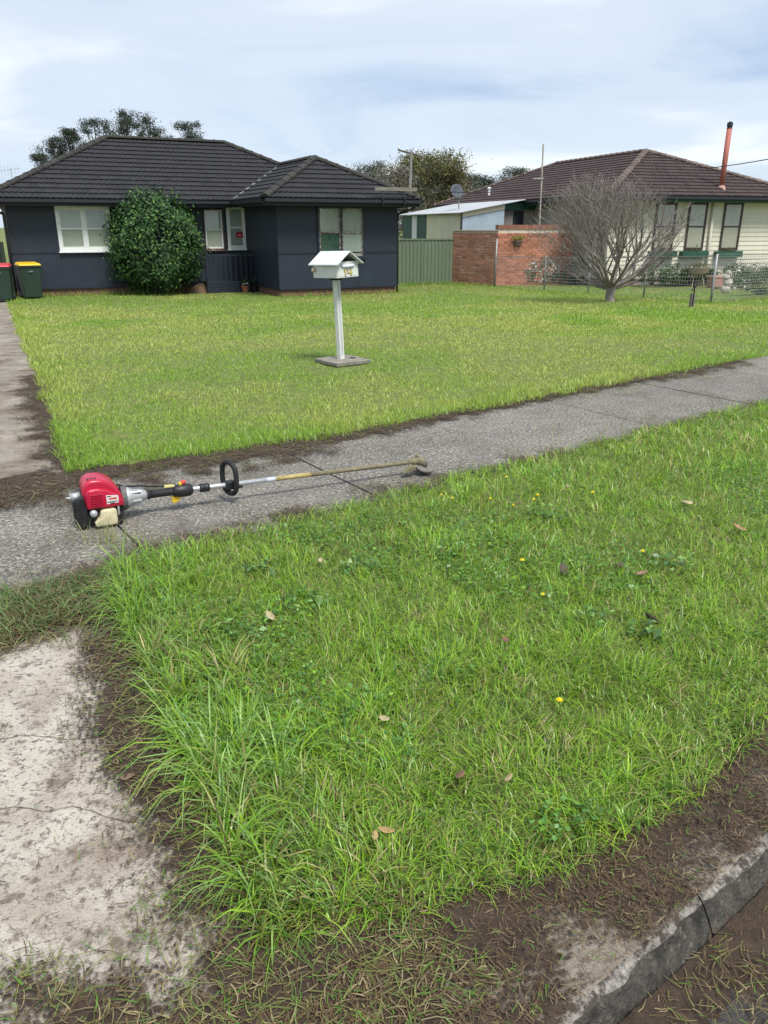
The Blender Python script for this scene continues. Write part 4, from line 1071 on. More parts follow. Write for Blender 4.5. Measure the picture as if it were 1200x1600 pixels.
while x < BL:
    o = bpy.data.objects.new('cap_brick', sme); C.objects.link(o); o.parent = B; o.location = (x, random.uniform(-.004, .004), HB - .125); x += .087
# side leg, seen at a slant: bricks too narrow to pick apart
B2d = (bc2 - bc); B2L = math.hypot(B2d.x, B2d.y); ang2 = math.atan2(B2d.y, B2d.x)
B2 = thing('brick_side_wall', 'older weathered brick return wall meeting the green fence', 'wall', (bc.x, bc.y, BZ), ang2)
t2 = at_dist(774, 361, bc.y).z - BZ
M_brk3 = mat('weathered_brick', (.30, .14, .095), .9, var=.35, scale=3.2, bump=.3, bscale=60, spots=[((.42, .30, .20), 9, .58, .68, .7), ((.10, .055, .04), 6, .56, .72, .6)])
MB().bb(.05, B2L, -.20, -.008, -.1, t2).build('mortar', M_mortar, B2)
rest = MB(); r = 0
while (r + 1) * (bh + mj) < t2:
    x = .04 - (0 if r % 2 else .115)
    while x < B2L:
        j = random.uniform(-.006, .006); rest.bb(max(.03, x), min(x + bw, B2L), -.21, -.001 + j, r * (bh + mj), r * (bh + mj) + bh); x += bw + mj
    r += 1
tag(rest.build('bricks', M_brk3, B2), kind='stuff')
MB().bb(.03, B2L, -.22, .02, t2, t2 + .03).build('coping', mat('pale_coping', (.42, .36, .29), .9), B2)

# ---------------------------------------------------------------- green sheet fence
gf0 = HM @ Vector((w_ + .04, 3.35, 0)); gf1 = at(708, 444); gf0.z = GZ
dG = Vector((gf1.x - gf0.x, gf1.y - gf0.y, 0)); LG = dG.length
M_gfence = mat('sage_green_steel', (.125, .160, .105), .45, var=.06, scale=1.2, spots=[((.09, .12, .08), 3, .58, .8, .4)])
GF = thing('steel_fence', 'sage green ribbed steel fence between dark house and brick wall', 'fence', gf0, math.atan2(dG.y, dG.x))
HF_ = at_dist(660, 373, (gf0.y + gf1.y) / 2).z - GZ
ns_ = 3
for i in range(ns_):
    a = LG * i / ns_; b_ = LG * (i + 1) / ns_; vs = []; x = a; prof = []
    while x < b_ - .004:
        for dx_, dy_ in ((0, 0), (.075, 0), (.085, -.022), (.115, -.022), (.125, 0)): prof.append((min(x + dx_, b_), dy_))
        x += .14
    for x, yy in prof: vs += [(x, yy, .02), (x, yy, HF_ - .02)]
    o = MB().add(vs, [(2 * j, 2 * j + 2, 2 * j + 3, 2 * j + 1) for j in range(len(prof) - 1)]).build('panel', M_gfence, GF)
MB().bb(0, LG, -.03, .03, HF_ - .045, HF_).build('top_rail', M_gfence, GF); MB().bb(0, LG, -.03, .03, .0, .05).build('bottom_rail', M_gfence, GF)
for i in range(ns_ + 1): MB().bb(LG * i / ns_ - .025, LG * i / ns_ + .025, -.036, .036, 0, HF_ - .048).build('post', M_gfence, GF)

# ================================================================ YARD THINGS
M_black = mat('black_plastic', (.016, .016, .018), .45, var=.25, scale=20)
M_rubber = mat('black_rubber', (.014, .014, .015), .7, var=.3, scale=30)
M_galv = mat('galvanised_steel', (.24, .25, .25), .5, var=.2, scale=9, metal=.3)
M_greybark = mat('grey_bark', (.215, .187, .170), .95, var=.35, scale=12, bump=.6, bscale=40)
M_bark = mat('brown_bark', (.075, .058, .045), .95, var=.3, scale=8)
M_leaf = mat_attr('glossy_leaves', .5, .25, .35)
M_leaf2 = mat_attr('dull_leaves', .7, .25, .2)
M_terra = mat('terracotta', (.33, .13, .075), .85, var=.2, scale=9)
M_stone = mat('grey_stone', (.24, .23, .21), .95, var=.3, scale=9, bump=.5, bscale=50)

# ---- wheelie bins
M_bin = mat('bin_green', (.020, .042, .030), .55, var=.12, scale=5)
def wheelie_bin(loc, rz, m_lid, label):
    t = thing('wheelie_bin', label, 'bin', loc, rz, 'wheelie bins by the house corner')
    bw0, bd0, bw1, bd1, h = .46, .50, .56, .68, .93
    vs = []
    for z, a, b in ((.06, bw0, bd0), (h, bw1, bd1)):
        vs += [(-a / 2, -b / 2, z), (a / 2, -b / 2, z), (a / 2, b / 2, z), (-a / 2, b / 2, z)]
    MB().add(vs, [(0, 1, 5, 4), (1, 2, 6, 5), (2, 3, 7, 6), (3, 0, 4, 7), (0, 3, 2, 1), (4, 5, 6, 7)]).build('body', M_bin, t, bevel=.03, bseg=3)
    MB().bb(-.295, .295, -.355, .355, h - .05, h - .005).build('rim', M_bin, t, bevel=.012)
    vs = [(-.30, -.38, h), (.30, -.38, h), (.30, .36, h), (-.30, .36, h), (-.27, -.33, h + .055), (.27, -.33, h + .055), (.26, .30, h + .085), (-.26, .30, h + .085)]
    MB().add(vs, [(0, 1, 5, 4), (1, 2, 6, 5), (2, 3, 7, 6), (3, 0, 4, 7), (0, 3, 2, 1), (4, 5, 6, 7)]).build('lid', m_lid, t, bevel=.02, bseg=3)
    MB().tube([(-.22, .40, h - .02), (.22, .40, h - .02)], .016, 8).build('handle', M_bin, t)
    for s in (-1, 1): MB().lathe([(.03, -.03), (.10, -.03), (.10, .03), (.03, .03)], 16, Matrix.Translation((s * .25, .27, .10)) @ Matrix.Rotation(math.pi / 2, 4, 'Y')).build('wheel', M_rubber, t)
    MB().bb(-.05, .05, -.36, -.345, .76, .79).build('badge', M_galv, t)
    return t
bx_, _ = hl(47, 440, wd_ - .55); p = HM @ Vector((bx_, wd_ - .55, 0)); wheelie_bin((p.x, p.y, GZ), HTH + R(8), mat('yellow_lid', (.62, .40, .01), .45, var=.06, scale=4), 'dark green wheelie bin with yellow lid at the corner of the navy house')
bx_, _ = hl(2, 440, wd_ - 1.1); p = HM @ Vector((bx_, wd_ - 1.1, 0)); wheelie_bin((p.x, p.y, GZ), HTH - R(6), mat('red_lid', (.48, .045, .06), .45, var=.06, scale=4), 'dark green wheelie bin with red lid, cut off by the left edge')
# white board lying at the foot of the wall
p0 = at(80, 463); p1 = at(161, 461); d_ = p1 - p0
o = MB().box((0, 0, .10), (d_.length, .06, .07)).build('white_board', M_white); o.location = (p0 + p1) / 2; o.rotation_euler = (0, 0, math.atan2(d_.y, d_.x)); tag(o, 'long white board lying in the grass below the white-framed window', 'board')

# ---- round shrub
def clumped(center, radii, n_cl, per, spread, shell=.55):
    d = rng.normal(0, 1, (n_cl, 3)); d /= np.linalg.norm(d, axis=1)[:, None]
    r = (shell + (1 - shell) * rng.random(n_cl) ** .6)[:, None]
    cc = d * r * np.array(radii)
    P = np.repeat(cc, per, 0) + rng.normal(0, spread, (n_cl * per, 3))
    nr = P / (np.array(radii) ** 2); nr /= np.linalg.norm(nr, axis=1)[:, None] + 1e-9
    k = np.repeat(np.arange(n_cl), per)
    return P + np.array(center), nr, k
p = at(250, 460)
T = thing('round_shrub', 'large rounded dark green shrub in front of the navy house', 'shrub', p)
P, nr, k = clumped((0, 0, 1.50), (1.30, 1.25, 1.30), 640, 30, .105, .72)
dd_ = P - np.array([0, 0, 1.5]); az_ = np.arctan2(dd_[:, 1], dd_[:, 0]); el_ = np.arctan2(dd_[:, 2], np.hypot(dd_[:, 0], dd_[:, 1]))
P = np.array([0, 0, 1.5]) + dd_ * (.78 + .52 * fbm(np.cos(az_) * 2.2 + 9, np.sin(az_) * 2.2 + el_ * 2.4, 3))[:, None]
keepl = P[:, 2] > .12
P, nr, k = P[keepl], nr[keepl], k[keepl]; n = len(P)
cv = rng.normal(0, .22, 700)[k]
col = pal(n, [(.034, .088, .024), (.052, .125, .032), (.022, .060, .020), (.13, .22, .05)], [.38, .3, .2, .12]) * (1 + cv[:, None])
leaves('foliage', P, rng.uniform(.07, .12, n), np.clip(col, .006, .5), M_leaf, T, nr, aspect=.55, jitter=.75, up=.5)
st = MB()
for i in range(9):
    a = i * .7; st.tube([(.08 * math.cos(a), .08 * math.sin(a), -.05), (.3 * math.cos(a), .3 * math.sin(a), .5), (.75 * math.cos(a), .75 * math.sin(a), 1.2 + .1 * i), (.9 * math.cos(a), .9 * math.sin(a), 1.5 + .1 * i)], [.05, .04, .03, .015], 6)
st.build('stem', M_bark, T)
# dirt mound beside the shrub
p = at(322, 457); mbd = MB(); vs = []; nq = 14
g_ = [[(-.75 + 1.5 * i / nq, -.45 + .9 * j / nq) for j in range(nq + 1)] for i in range(nq + 1)]
vs = [(a, b, max(-.02, .30 * (1 - (a / .72) ** 2 - (b / .42) ** 2)) + .03 * (float(fbm(a * 6 + 3, b * 6)) - .5)) for r in g_ for a, b in r]
o = mbd.add(vs, [(i * (nq + 1) + j, (i + 1) * (nq + 1) + j, (i + 1) * (nq + 1) + j + 1, i * (nq + 1) + j + 1) for i in range(nq) for j in range(nq)]).build('dirt_mound', mat('pale_dirt', (.13, .085, .052), .95, var=.25, scale=14, bump=.6, bscale=70), smooth=True)
o.location = p; o.rotation_euler = (0, 0, HTH); tag(o, 'low brown dirt mound between round shrub and porch', 'mound')

# ---- potted plants by the porch
def pot_plant(loc, r, h, label, nleaf, ll, m_pot, flowers=0, cols=((.02, .045, .018), (.035, .07, .025))):
    t = thing('potted_plant', label, 'potted plant', loc, 0, None)
    MB().lathe([(r * .7, 0), (r, h * .85), (r * 1.12, h * .86), (r * 1.12, h), (r * .98, h), (r * .95, h * .9)], 14).build('pot', m_pot, t, smooth=False)
    P = np.stack([rng.normal(0, r * .35, nleaf), rng.normal(0, r * .35, nleaf), np.full(nleaf, h * .9)], 1)
    blades('leaf_fronds', P, rng.uniform(.5, 1, nleaf) * ll, np.full(nleaf, .045), np.abs(rng.normal(.6, .3, nleaf)), pal(nleaf, list(cols), [1] * len(cols)), M_leaf, 4, rng.uniform(.1, .45, nleaf), t)
    for i in range(flowers):
        MB().lathe([(.005, 0), (.035, .02), (.05, .05), (.02, .06)], 8).build('white_bloom', M_white, t, loc=(rng.normal(0, r * .6), -r * .8 + rng.normal(0, .03), h * 1.02 + rng.random() * .06))
    return t
p = at(384, 458); pot_plant(p, .12, .22, 'terracotta pot with drooping dark plant and white blooms by the porch', 34, .48, M_terra, 3)
p = at(399, 457); pot_plant(p, .10, .20, 'smaller dark pot with arching leaves against the navy wing', 26, .5, M_black, 0)

# ---- bare vase-shaped tree in front of the wire fence
tp = at(952, 473)
T = thing('bare_tree', 'leafless grey many-stemmed tree before the wire fence', 'tree', tp)
trunk = MB(); trunk.tube([(0, 0, -.1), (.01, 0, .04), (0, .01, .16), (.01, .0, .30), (.0, 0, .42)], [.17, .115, .10, .11, .12], 10); trunk.build('trunk', M_greybark, T, smooth=True)
br = MB(); rt = random.Random(11)
cnt = [0]
def grow(p, d, L, r, lvl):
    n = 4 if lvl < 2 else 3; pts = [p]; rr = [r]; q = p; dd = d.copy()
    for i in range(n):
        up = .13 if lvl < 2 else .15
        dd = (dd + Vector((rt.gauss(0, .12), rt.gauss(0, .12), rt.gauss(0, .08) + up))).normalized()
        q2 = q + dd * (L / n)
        if ((q2.x + .32) / 1.98) ** 2 + (q2.y / 1.7) ** 2 + ((q2.z - 1.42) / 1.46) ** 2 > 1.0 + rt.uniform(-.25, .16) and len(pts) > 1: lvl = 9; break
        q = q2; pts.append(q); rr.append(max(.0030, r * (1 - .5 * (i + 1) / n)))
    n = len(pts) - 1
    br.tube(pts, rr, 6 if lvl < 2 else 4 if lvl < 3 else 3, cap=False); cnt[0] += 1
    if lvl >= 5 or L < .13: return
    kids = [4, 4, 3, 2, 2][lvl] + (1 if rt.random() < .36 else 0)
    for i in range(kids):
        t = rt.uniform(.35, 1.0) if i else 1.0
        j = min(n - 1, int(t * n)); f = t * n - j; bp = pts[j].lerp(pts[j + 1], min(1, f)) if j < n else pts[-1]
        sp = .50 if lvl < 2 else .6
        nd = (dd + Vector((rt.gauss(0, sp), rt.gauss(0, sp), rt.gauss(0, sp * .6)))).normalized()
        grow(bp, nd, L * rt.uniform(.60, .86), max(.0035, rr[j] * rt.uniform(.55, .75)), lvl + 1)
for i in range(14):
    a = i * 2 * math.pi / 14 + rt.uniform(-.2, .2); el = rt.uniform(.28, 1.05)
    d = Vector((math.cos(a) * math.cos(el), math.sin(a) * math.cos(el), math.sin(el)))
    grow(Vector((.06 * math.cos(a), .06 * math.sin(a), .36)), d, rt.uniform(1.15, 1.5), rt.uniform(.034, .055), 0)
for i in range(4):       # low suckers reaching out sideways
    a = [0.1, -.35, 3.0, 2.6][i]; d = Vector((math.cos(a), math.sin(a), .28)).normalized(); grow(Vector((.05 * math.cos(a), .05 * math.sin(a), .30)), d, 1.05, .026, 1)
br.build('branches', M_greybark, T, smooth=True)

# ---- wire mesh fence along the boundary
M_wire = mat('wire', (.40, .41, .41), .5, var=.15, scale=9, metal=.2)
fpix = [(773, 449), (850, 455), (918, 460), (1005, 467), (1110, 475)]
WF = thing('wire_fence', 'low grey wire mesh fence on steel posts along the side boundary', 'fence', at(1110, 475))
org = at(1110, 475)
pts = [at(*q) for q in fpix]
def mesh_bay(root, a, b, h, rows, pitch, rw=.0048):
    mb = MB(); d = b - a; L = math.hypot(d.x, d.y); n = max(2, int(L / pitch))
    for j in range(rows + 1):
        z = h * (.06 + .94 * j / rows); path = [a.lerp(b, t) - org + Vector((0, 0, z - .015 * math.sin(math.pi * t))) for t in np.linspace(0, 1, 6)]
        mb.tube(path, rw, 3, cap=False)
    for i in range(n + 1):
        q = a.lerp(b, i / n) - org; mb.tube([q + Vector((0, 0, h * .06)), q + Vector((0, 0, h))], rw * .8, 3, cap=False)
    mb.build('wire_mesh', M_wire, root)
FH = 1.02
for i, q in enumerate(pts):
    hgt = FH + .05
    if i == 0: hgt = at_dist(773, 373, q.y).z - q.z
    MB().tube([q - org + Vector((0, 0, -.2)), q - org + Vector((0, 0, hgt))], .030 if i in (0, len(pts) - 1) else .022, 8).build('post', M_galv, WF, smooth=True)
    if i: mesh_bay(WF, pts[i - 1], q, FH, 11, .10)
for i in range(1, len(pts)):
    MB().tube([pts[i - 1] - org + Vector((0, 0, FH + .0)), pts[i] - org + Vector((0, 0, FH))], .011, 6).build('top_rail', M_galv, WF)
q1 = at(1215, 467.5); q2 = at(1330, 460)
WG = thing('woven_wire_gate', 'taller woven wire panel running right from the corner post', 'fence', org)
for q in (q1, q2): MB().tube([q - org + Vector((0, 0, -.2)), q - org + Vector((0, 0, FH + .1))], .028, 8).build('post', M_galv, WG, smooth=True)
mesh_bay(WG, org, q1, FH + .05, 16, .07, .005); mesh_bay(WG, q1, q2, FH + .05, 16, .07, .005)
MB().box(((q1 - org) / 2 + Vector((0, 0, .03))), ((q1 - org).length, .05, .07), Matrix.Rotation(math.atan2((q1 - org).y, (q1 - org).x), 3, 'Z')).build('bottom_board', M_wood, WG)

# ---- neighbour's garden
def shrub(name, label, loc, radii, n_cl, per, size, cols, wts, group=None, flowers=0, spread=.06):
    t = thing(name, label, 'shrub', loc, 0, group)
    P, nr, k = clumped((0, 0, radii[2] * .9), radii, n_cl, per, spread, .5); kk = P[:, 2] > .02; P, nr = P[kk], nr[kk]; n = len(P)
    leaves('foliage', P, rng.uniform(.6, 1.2, n) * size, pal(n, cols, wts), M_leaf2, t, nr, aspect=.55, jitter=.8, up=.4)
    stm = MB()
    for i in range(4): stm.tube([(0, 0, -.03), (radii[0] * .3 * math.cos(i * 1.6), radii[1] * .3 * math.sin(i * 1.6), radii[2] * .9)], [.02, .008], 5)
    stm.build('stem', M_bark, t)
    if flowers:
        P2, _, _ = clumped((0, 0, radii[2] * .95), [r * 1.06 for r in radii], flowers, 1, .02, .95); P2 = P2[P2[:, 2] > radii[2] * .25]
        n = len(P2); leaves('blossom', P2, rng.uniform(.06, .10, n), pal(n, [(.70, .72, .68), (.55, .58, .52)], [.7, .3]), M_leaf2, t, aspect=.9, jitter=.6, up=.6)
    return t
GREENS = [(.030, .070, .022), (.055, .105, .030), (.09, .14, .045), (.11, .12, .05)]
p = at(822, 447); shrub('flowering_shrub', 'white-flowering shrub behind the wire fence by the brick wall', p + Vector((.25, .5, 0)), (.95, .45, .52), 170, 26, .085, [(.07, .12, .06), (.12, .18, .10), (.18, .24, .16)], [.4, .35, .25], flowers=900)
p = at(875, 447); shrub('garden_shrub', 'olive green shrub behind the bare tree, right of the white blossoms', p + Vector((.4, .6, 0)), (.65, .45, .45), 60, 20, .08, GREENS, [.2, .3, .3, .2], 'shrubs in the cream house garden')
def nw(px, py, yl):
    x_, _ = nl(px, py, yl); return NM @ Vector((x_, yl, float(0)))
for (px, yl, rx, rz, lab) in ((1020, -.35, .50, .30, 'low dark shrub under the leftmost green window box'), (1052, -.4, .45, .34, 'low dark shrub between the first two window boxes'), (1082, -.45, .42, .30, 'low leafy shrub below the middle window box'), (1108, -.3, .30, .26, 'small shrub at the foot of the cream downpipe'),
                             (1150, -.25, .48, .36, 'rounded leafy shrub below the rightmost window box'), (1188, -.2, .38, .26, 'low shrub against the cream wall at the right edge')):
    q = nw(px, 425, yl); q.z = NZ + .12; shrub('garden_shrub', lab, q, (rx, .35, rz), 46, 22, .075, GREENS, [.4, .35, .15, .1], 'shrubs in the cream house garden')
p = at(1180, 466); shrub('garden_shrub', 'loose yellow-green shrub behind the woven wire at the right edge', p + Vector((.35, .7, 0)), (.62, .4, .40), 60, 22, .07, GREENS, [.15, .3, .3, .25], 'shrubs in the cream house garden', flowers=16)
# raised bed edging logs
def log(px0, py0, px1, py1, r, label, m=M_wood):
    a = at(px0, py0, r); b = at(px1, py1, r); o = MB().tube([Vector((0, 0, 0)), (b - a) * .33 + Vector((0, 0, .01)), (b - a) * .66, b - a], [r, r * 1.05, r * .95, r], 8).build('edging_log', m); o.location = a; tag(o, label, 'log', 'logs edging the garden bed')
log(985, 445, 1108, 444, .07, 'long weathered log edging the garden bed behind the bare tree')
log(1112, 442, 1225, 436, .11, 'thick pale log edging the bed below the right window box', mat('pale_timber', (.36, .35, .34), .9, var=.2, scale=8))
log(1118, 451, 1165, 449, .05, 'short dark log lying before the thick pale log', M_bark)
# basket planter on legs
q = nw(1090, 420, -.6); q.z = NZ
T = thing('basket_planter', 'tan wicker basket planter on legs under the middle window', 'planter', q, NTH)
M_tan = mat('tan_wicker', (.36, .29, .20), .85, var=.25, scale=20)
MB().lathe([(.22, .42), (.34, .50), (.40, .62), (.42, .66), (.38, .66), (.34, .56)], 16).build('basket', M_tan, T)
for i in range(4): a = i * math.pi / 2 + .5; MB().tube([(.18 * math.cos(a), .18 * math.sin(a), .44), (.30 * math.cos(a), .30 * math.sin(a), 0)], .018, 6).build('leg', M_tan, T)
n = 160; leaves('planting', np.stack([rng.normal(0, .16, n), rng.normal(0, .16, n), .68 + np.abs(rng.normal(0, .05, n))], 1), rng.uniform(.05, .09, n), pal(n, [(.10, .12, .03), (.16, .12, .05), (.06, .10, .03)], [.4, .3, .3]), M_leaf2, T)['kind'] = 'stuff'
# pink block pot and pale garden figure-like stone
p = at(1113, 452) + Vector((.3, .6, 0))
T = thing('square_pot', 'square pink-brown clay pot beside the corner fence post', 'pot', p, .3)
MB().prism([(-.17, 0), (.17, 0), (.20, .36), (-.20, .36)], -.18, .18, Matrix(((1, 0, 0, 0), (0, 0, 1, 0), (0, 1, 0, 0), (0, 0, 0, 1)))).build('body', mat('pink_clay', (.36, .19, .145), .9, var=.15, scale=8), T, bevel=.015)
MB().bb(-.22, .22, -.20, .20, .32, .37).build('rim', mat('pink_clay_rim', (.38, .21, .16), .9, var=.15, scale=8), T, bevel=.01)
p = at(1130, 461) + Vector((.25, .5, 0))
T = thing('stacked_stones', 'small stack of pale knobbly stones behind the woven wire', 'stones', p)
for i, (x, z, r) in enumerate(((0, .10, .14), (.03, .28, .12), (-.03, .43, .10), (.02, .55, .07))):
    bmx = bmesh.new(); bmesh.ops.create_icosphere(bmx, subdivisions=2, radius=r)
    for v_ in bmx.verts: v_.co *= 1 + .35 * (float(fbm(v_.co.x * 14 + i * 9, v_.co.y * 14 + v_.co.z * 11)) - .5)
    me = bpy.data.meshes.new('stone'); bmx.to_mesh(me); bmx.free(); me.materials.append(mat('pale_stone', (.42, .39, .33), .95, var=.25, scale=9)); o = bpy.data.objects.new('stone', me); C.objects.link(o); o.parent = T; o.location = (x, 0, z)
# standpipe tap in the lawn
p = at(1080, 482)
T = thing('garden_tap', 'weathered stake with dark garden tap standing in the lawn', 'garden tap', p, .4)
MB().box((0, 0, .13), (.10, .07, .34)).build('stake', M_wood, T, bevel=.01)
MB().tube([(-.02, -.04, -.05), (-.02, -.045, .36), (-.04, -.06, .39), (-.09, -.06, .39), (-.10, -.06, .35)], .014, 8).build('pipe', M_rubber, T)
MB().lathe([(.012, .39), (.016, .42), (.04, .43), (.04, .445), (.012, .45)], 10, Matrix.Translation((-.03, -.05, 0))).build('tap_handle', M_rubber, T)
# hanging pot on the brick wall
nB = (Matrix.Rotation(NTH, 3, 'Z') @ Vector((0, -1, 0)))
q = on_plane(808, 381, (bc.x, bc.y, 0), nB) + nB * .0
T = thing('wall_pot', 'half-round grey wall pot with yellow-green plant on the brick wall', 'wall pot', q, NTH)
vs = []; sg_ = 12
prof = [(.05, -.10), (.11, -.06), (.145, .02), (.155, .07), (.17, .07), (.17, .10)]
mbp = MB()
for r, z in prof:
    for k_ in range(sg_ + 1): a = math.pi + math.pi * k_ / sg_; vs.append((r * math.cos(a), r * math.sin(a) - .004, z))
mbp.add(vs, [(i * (sg_ + 1) + k_, i * (sg_ + 1) + k_ + 1, (i + 1) * (sg_ + 1) + k_ + 1, (i + 1) * (sg_ + 1) + k_) for i in range(len(prof) - 1) for k_ in range(sg_)]).build('bowl', mat('grey_clay', (.16, .12, .10), .9), T)
n = 110; leaves('planting', np.stack([rng.normal(0, .11, n), -.09 + rng.normal(0, .05, n), .13 + np.abs(rng.normal(0, .08, n))], 1), rng.uniform(.05, .10, n), pal(n, [(.24, .26, .04), (.14, .20, .04), (.30, .26, .05)], [.5, .3, .2]), M_leaf2, T)['kind'] = 'stuff'

# ---- mast, dish, aerials, wires
q = at_dist(846, 330, 29.6); base = Vector((q.x, q.y, NZ)); tip = at_dist(849, 225, 29.6)
T = thing('antenna_mast', 'thin pale pole with small aerial rising before the brown roof', 'antenna', base)
M_mast = mat('rusty_pale_pole', (.36, .33, .28), .6, var=.3, scale=7, spots=[((.25, .15, .09), 5, .55, .7, .7)])
MB().tube([(0, 0, 0), tip - base], .026, 8).build('pole', M_mast, T)
ah = at_dist(846, 279, 29.6) - base; ab = MB()
ab.tube([ah + Vector((-.28, 0, 0)), ah + Vector((.08, 0, .01))], .010, 5)
for i in range(5): ab.tube([ah + Vector((-.26 + i * .07, -.22, 0)), ah + Vector((-.26 + i * .07, .22, 0))], .008, 4)
ab.build('aerial', M_white, T)
q = at_dist(717, 319, 33.0); tip = at_dist(714, 299, 33.0)
T = thing('satellite_dish', 'dark round satellite dish standing on the lean-to roof', 'satellite dish', q - Vector((0, 0, .12)))
dv = tip - q + Vector((0, 0, .12))
MB().tube([(0, 0, -.1), (0, 0, dv.z)], .022, 8).build('mast', M_galv, T)
Md = Matrix.Translation((dv.x, 0, dv.z)) @ Matrix.Rotation(R(25), 4, 'Z') @ Matrix.Rotation(R(68), 4, 'X')
MB().lathe([(.04, -.07), (.18, -.05), (.27, .0), (.285, .02), (.28, .03), (.18, -.02), (.04, -.04)], 20, Md).build('reflector', mat('dark_grey_dish', (.055, .065, .08), .6, var=.1), T, smooth=True)
MB().tube([Md @ Vector((0, -.25, 0)), Md @ Vector((0, -.10, .30)), Md @ Vector((0, -.02, .34))], .012, 6).build('feed_arm', M_galv, T)
# small vent and skylight patch on the brown roof
nl_n = (NM.to_3x3() @ (q_fl - q_bl).cross(a1 - q_bl)).normalized()
vq = on_plane(764, 306, NM @ q_bl, nl_n)
T = thing('roof_vent', 'small white vent pipe on the far slope of the brown roof', 'vent pipe', vq); MB().tube([(0, 0, -.1), (0, 0, .28)], .05, 8).build('pipe', M_white, T); MB().lathe([(.07, .26), (.09, .30), (.02, .36)], 10).build('cowl', M_white, T)
# aerial far left behind the navy roof
q = at_dist(22, 300, 40); tip = at_dist(20, 263, 40)
T = thing('tv_aerial', 'spindly television aerial beyond the left end of the black roof', 'antenna', Vector((q.x, q.y, GZ)))
hz = tip.z - GZ; ab = MB().tube([(0, 0, 0), (0, 0, hz)], .012, 6); ab.build('mast', M_galv, T)
ab = MB().tube([(-.5, 0, hz - .1), (.45, 0, hz)], .007, 5)
for i in range(6): ab.tube([(-.45 + i * .16, 0, hz - .35 + i * .02), (-.45 + i * .16, 0, hz + .1 + i * .02)], .005, 4)
ab.build('aerial', M_galv, T)
# power pole behind
q = at_dist(637, 330, 41); tip = at_dist(643, 234, 41)
T = thing('power_pole', 'grey timber power pole with crossarm behind the gap between houses', 'power pole', Vector((q.x, q.y, GZ)))
tv = tip - Vector((q.x, q.y, GZ))
MB().tube([(0, 0, -.3), tv], [.085, .06], 8).build('pole', mat('grey_pole', (.24, .23, .22), .9, var=.2), T)
MB().box(tv + Vector((-.2, 0, -.12)), (.95, .07, .07), Matrix.Rotation(R(14), 3, 'Y')).build('crossarm', M_bark, T)
for i in range(3): MB().lathe([(.02, 0), (.045, .04), (.045, .09), (.02, .12)], 8).build('insulator', M_white, T, loc=tv + Vector((-.6 + i * .4, 0, .02 - i * .06)))
def wire(a, b, sag, label, r=.014):
    pts_ = [a.lerp(b, t) - a - Vector((0, 0, sag * 4 * t * (1 - t))) for t in np.linspace(0, 1, 14)]
    o = MB().tube(pts_, r, 5).build('service_wire', M_rubber); o.location = a; tag(o, label, 'wire')
wire(HM @ Vector((w_ + .35, -ov - .08, zg + .27)), at_dist(835, 294, 36.0), .12, 'black overhead wire from the timber plank to the brown roof')
wire(at_dist(1104, 263, 29.4), at_dist(1300, 228, 20), .05, 'dark service wire sloping up from the brown roof past the red flue', .013)

# ---- left edge glimpse: neighbouring brick house and fence
q = at_dist(-30, 440, 31)
T = thing('brick_house', 'brick house with white gable glimpsed beyond the left edge', 'house', Vector((q.x, q.y, GZ)), HTH)
MB().bb(-6, .9, 0, 6, 0, 1.9).build('wall', mat_brick('far_brick', (.34, .15, .09), (.28, .12, .075), (.4, .34, .28)), T)
MB().bb(-6, .9, -.02, 6, 1.9, 2.7).build('gable_cladding', M_white, T)
MB().add([(-6.3, -.4, 2.7), (1.2, -.4, 2.7), (1.2, 3, 3.9), (-6.3, 3, 3.9), (1.2, 6.4, 2.7), (-6.3, 6.4, 2.7)], [(0, 1, 2, 3), (3, 2, 4, 5), (1, 4, 2), (0, 3, 5), (0, 5, 4, 1)]).build('roof', M_wtin, T)
wq = window(T, -2.4, -1.0, .9, 1.85, -.02, M_white, M_white, [(M_blind, M_blind)], 1)
q0_ = at_dist(-60, 442, 27.2); q1_ = at_dist(14, 441, 27.4); dG2 = q1_ - q0_
T = thing('side_fence', 'green steel side fence glimpsed at the left edge behind the red-lidded bin', 'fence', Vector((q0_.x, q0_.y, GZ)), math.atan2(dG2.y, dG2.x))
LG2 = math.hypot(dG2.x, dG2.y); prof = []; x = 0
while x < LG2:
    for dx_, dy_ in ((0, 0), (.075, 0), (.085, -.022), (.115, -.022), (.125, 0)): prof.append((x + dx_, dy_))
    x += .14
vs = []
for x, yy in prof: vs += [(x, yy, 0), (x, yy, 1.45)]
MB().add(vs, [(2 * j, 2 * j + 2, 2 * j + 3, 2 * j + 1) for j in range(len(prof) - 1)]).build('panel', M_gfence, T); MB().bb(0, LG2, -.03, .03, 1.43, 1.48).build('top_rail', M_gfence, T)

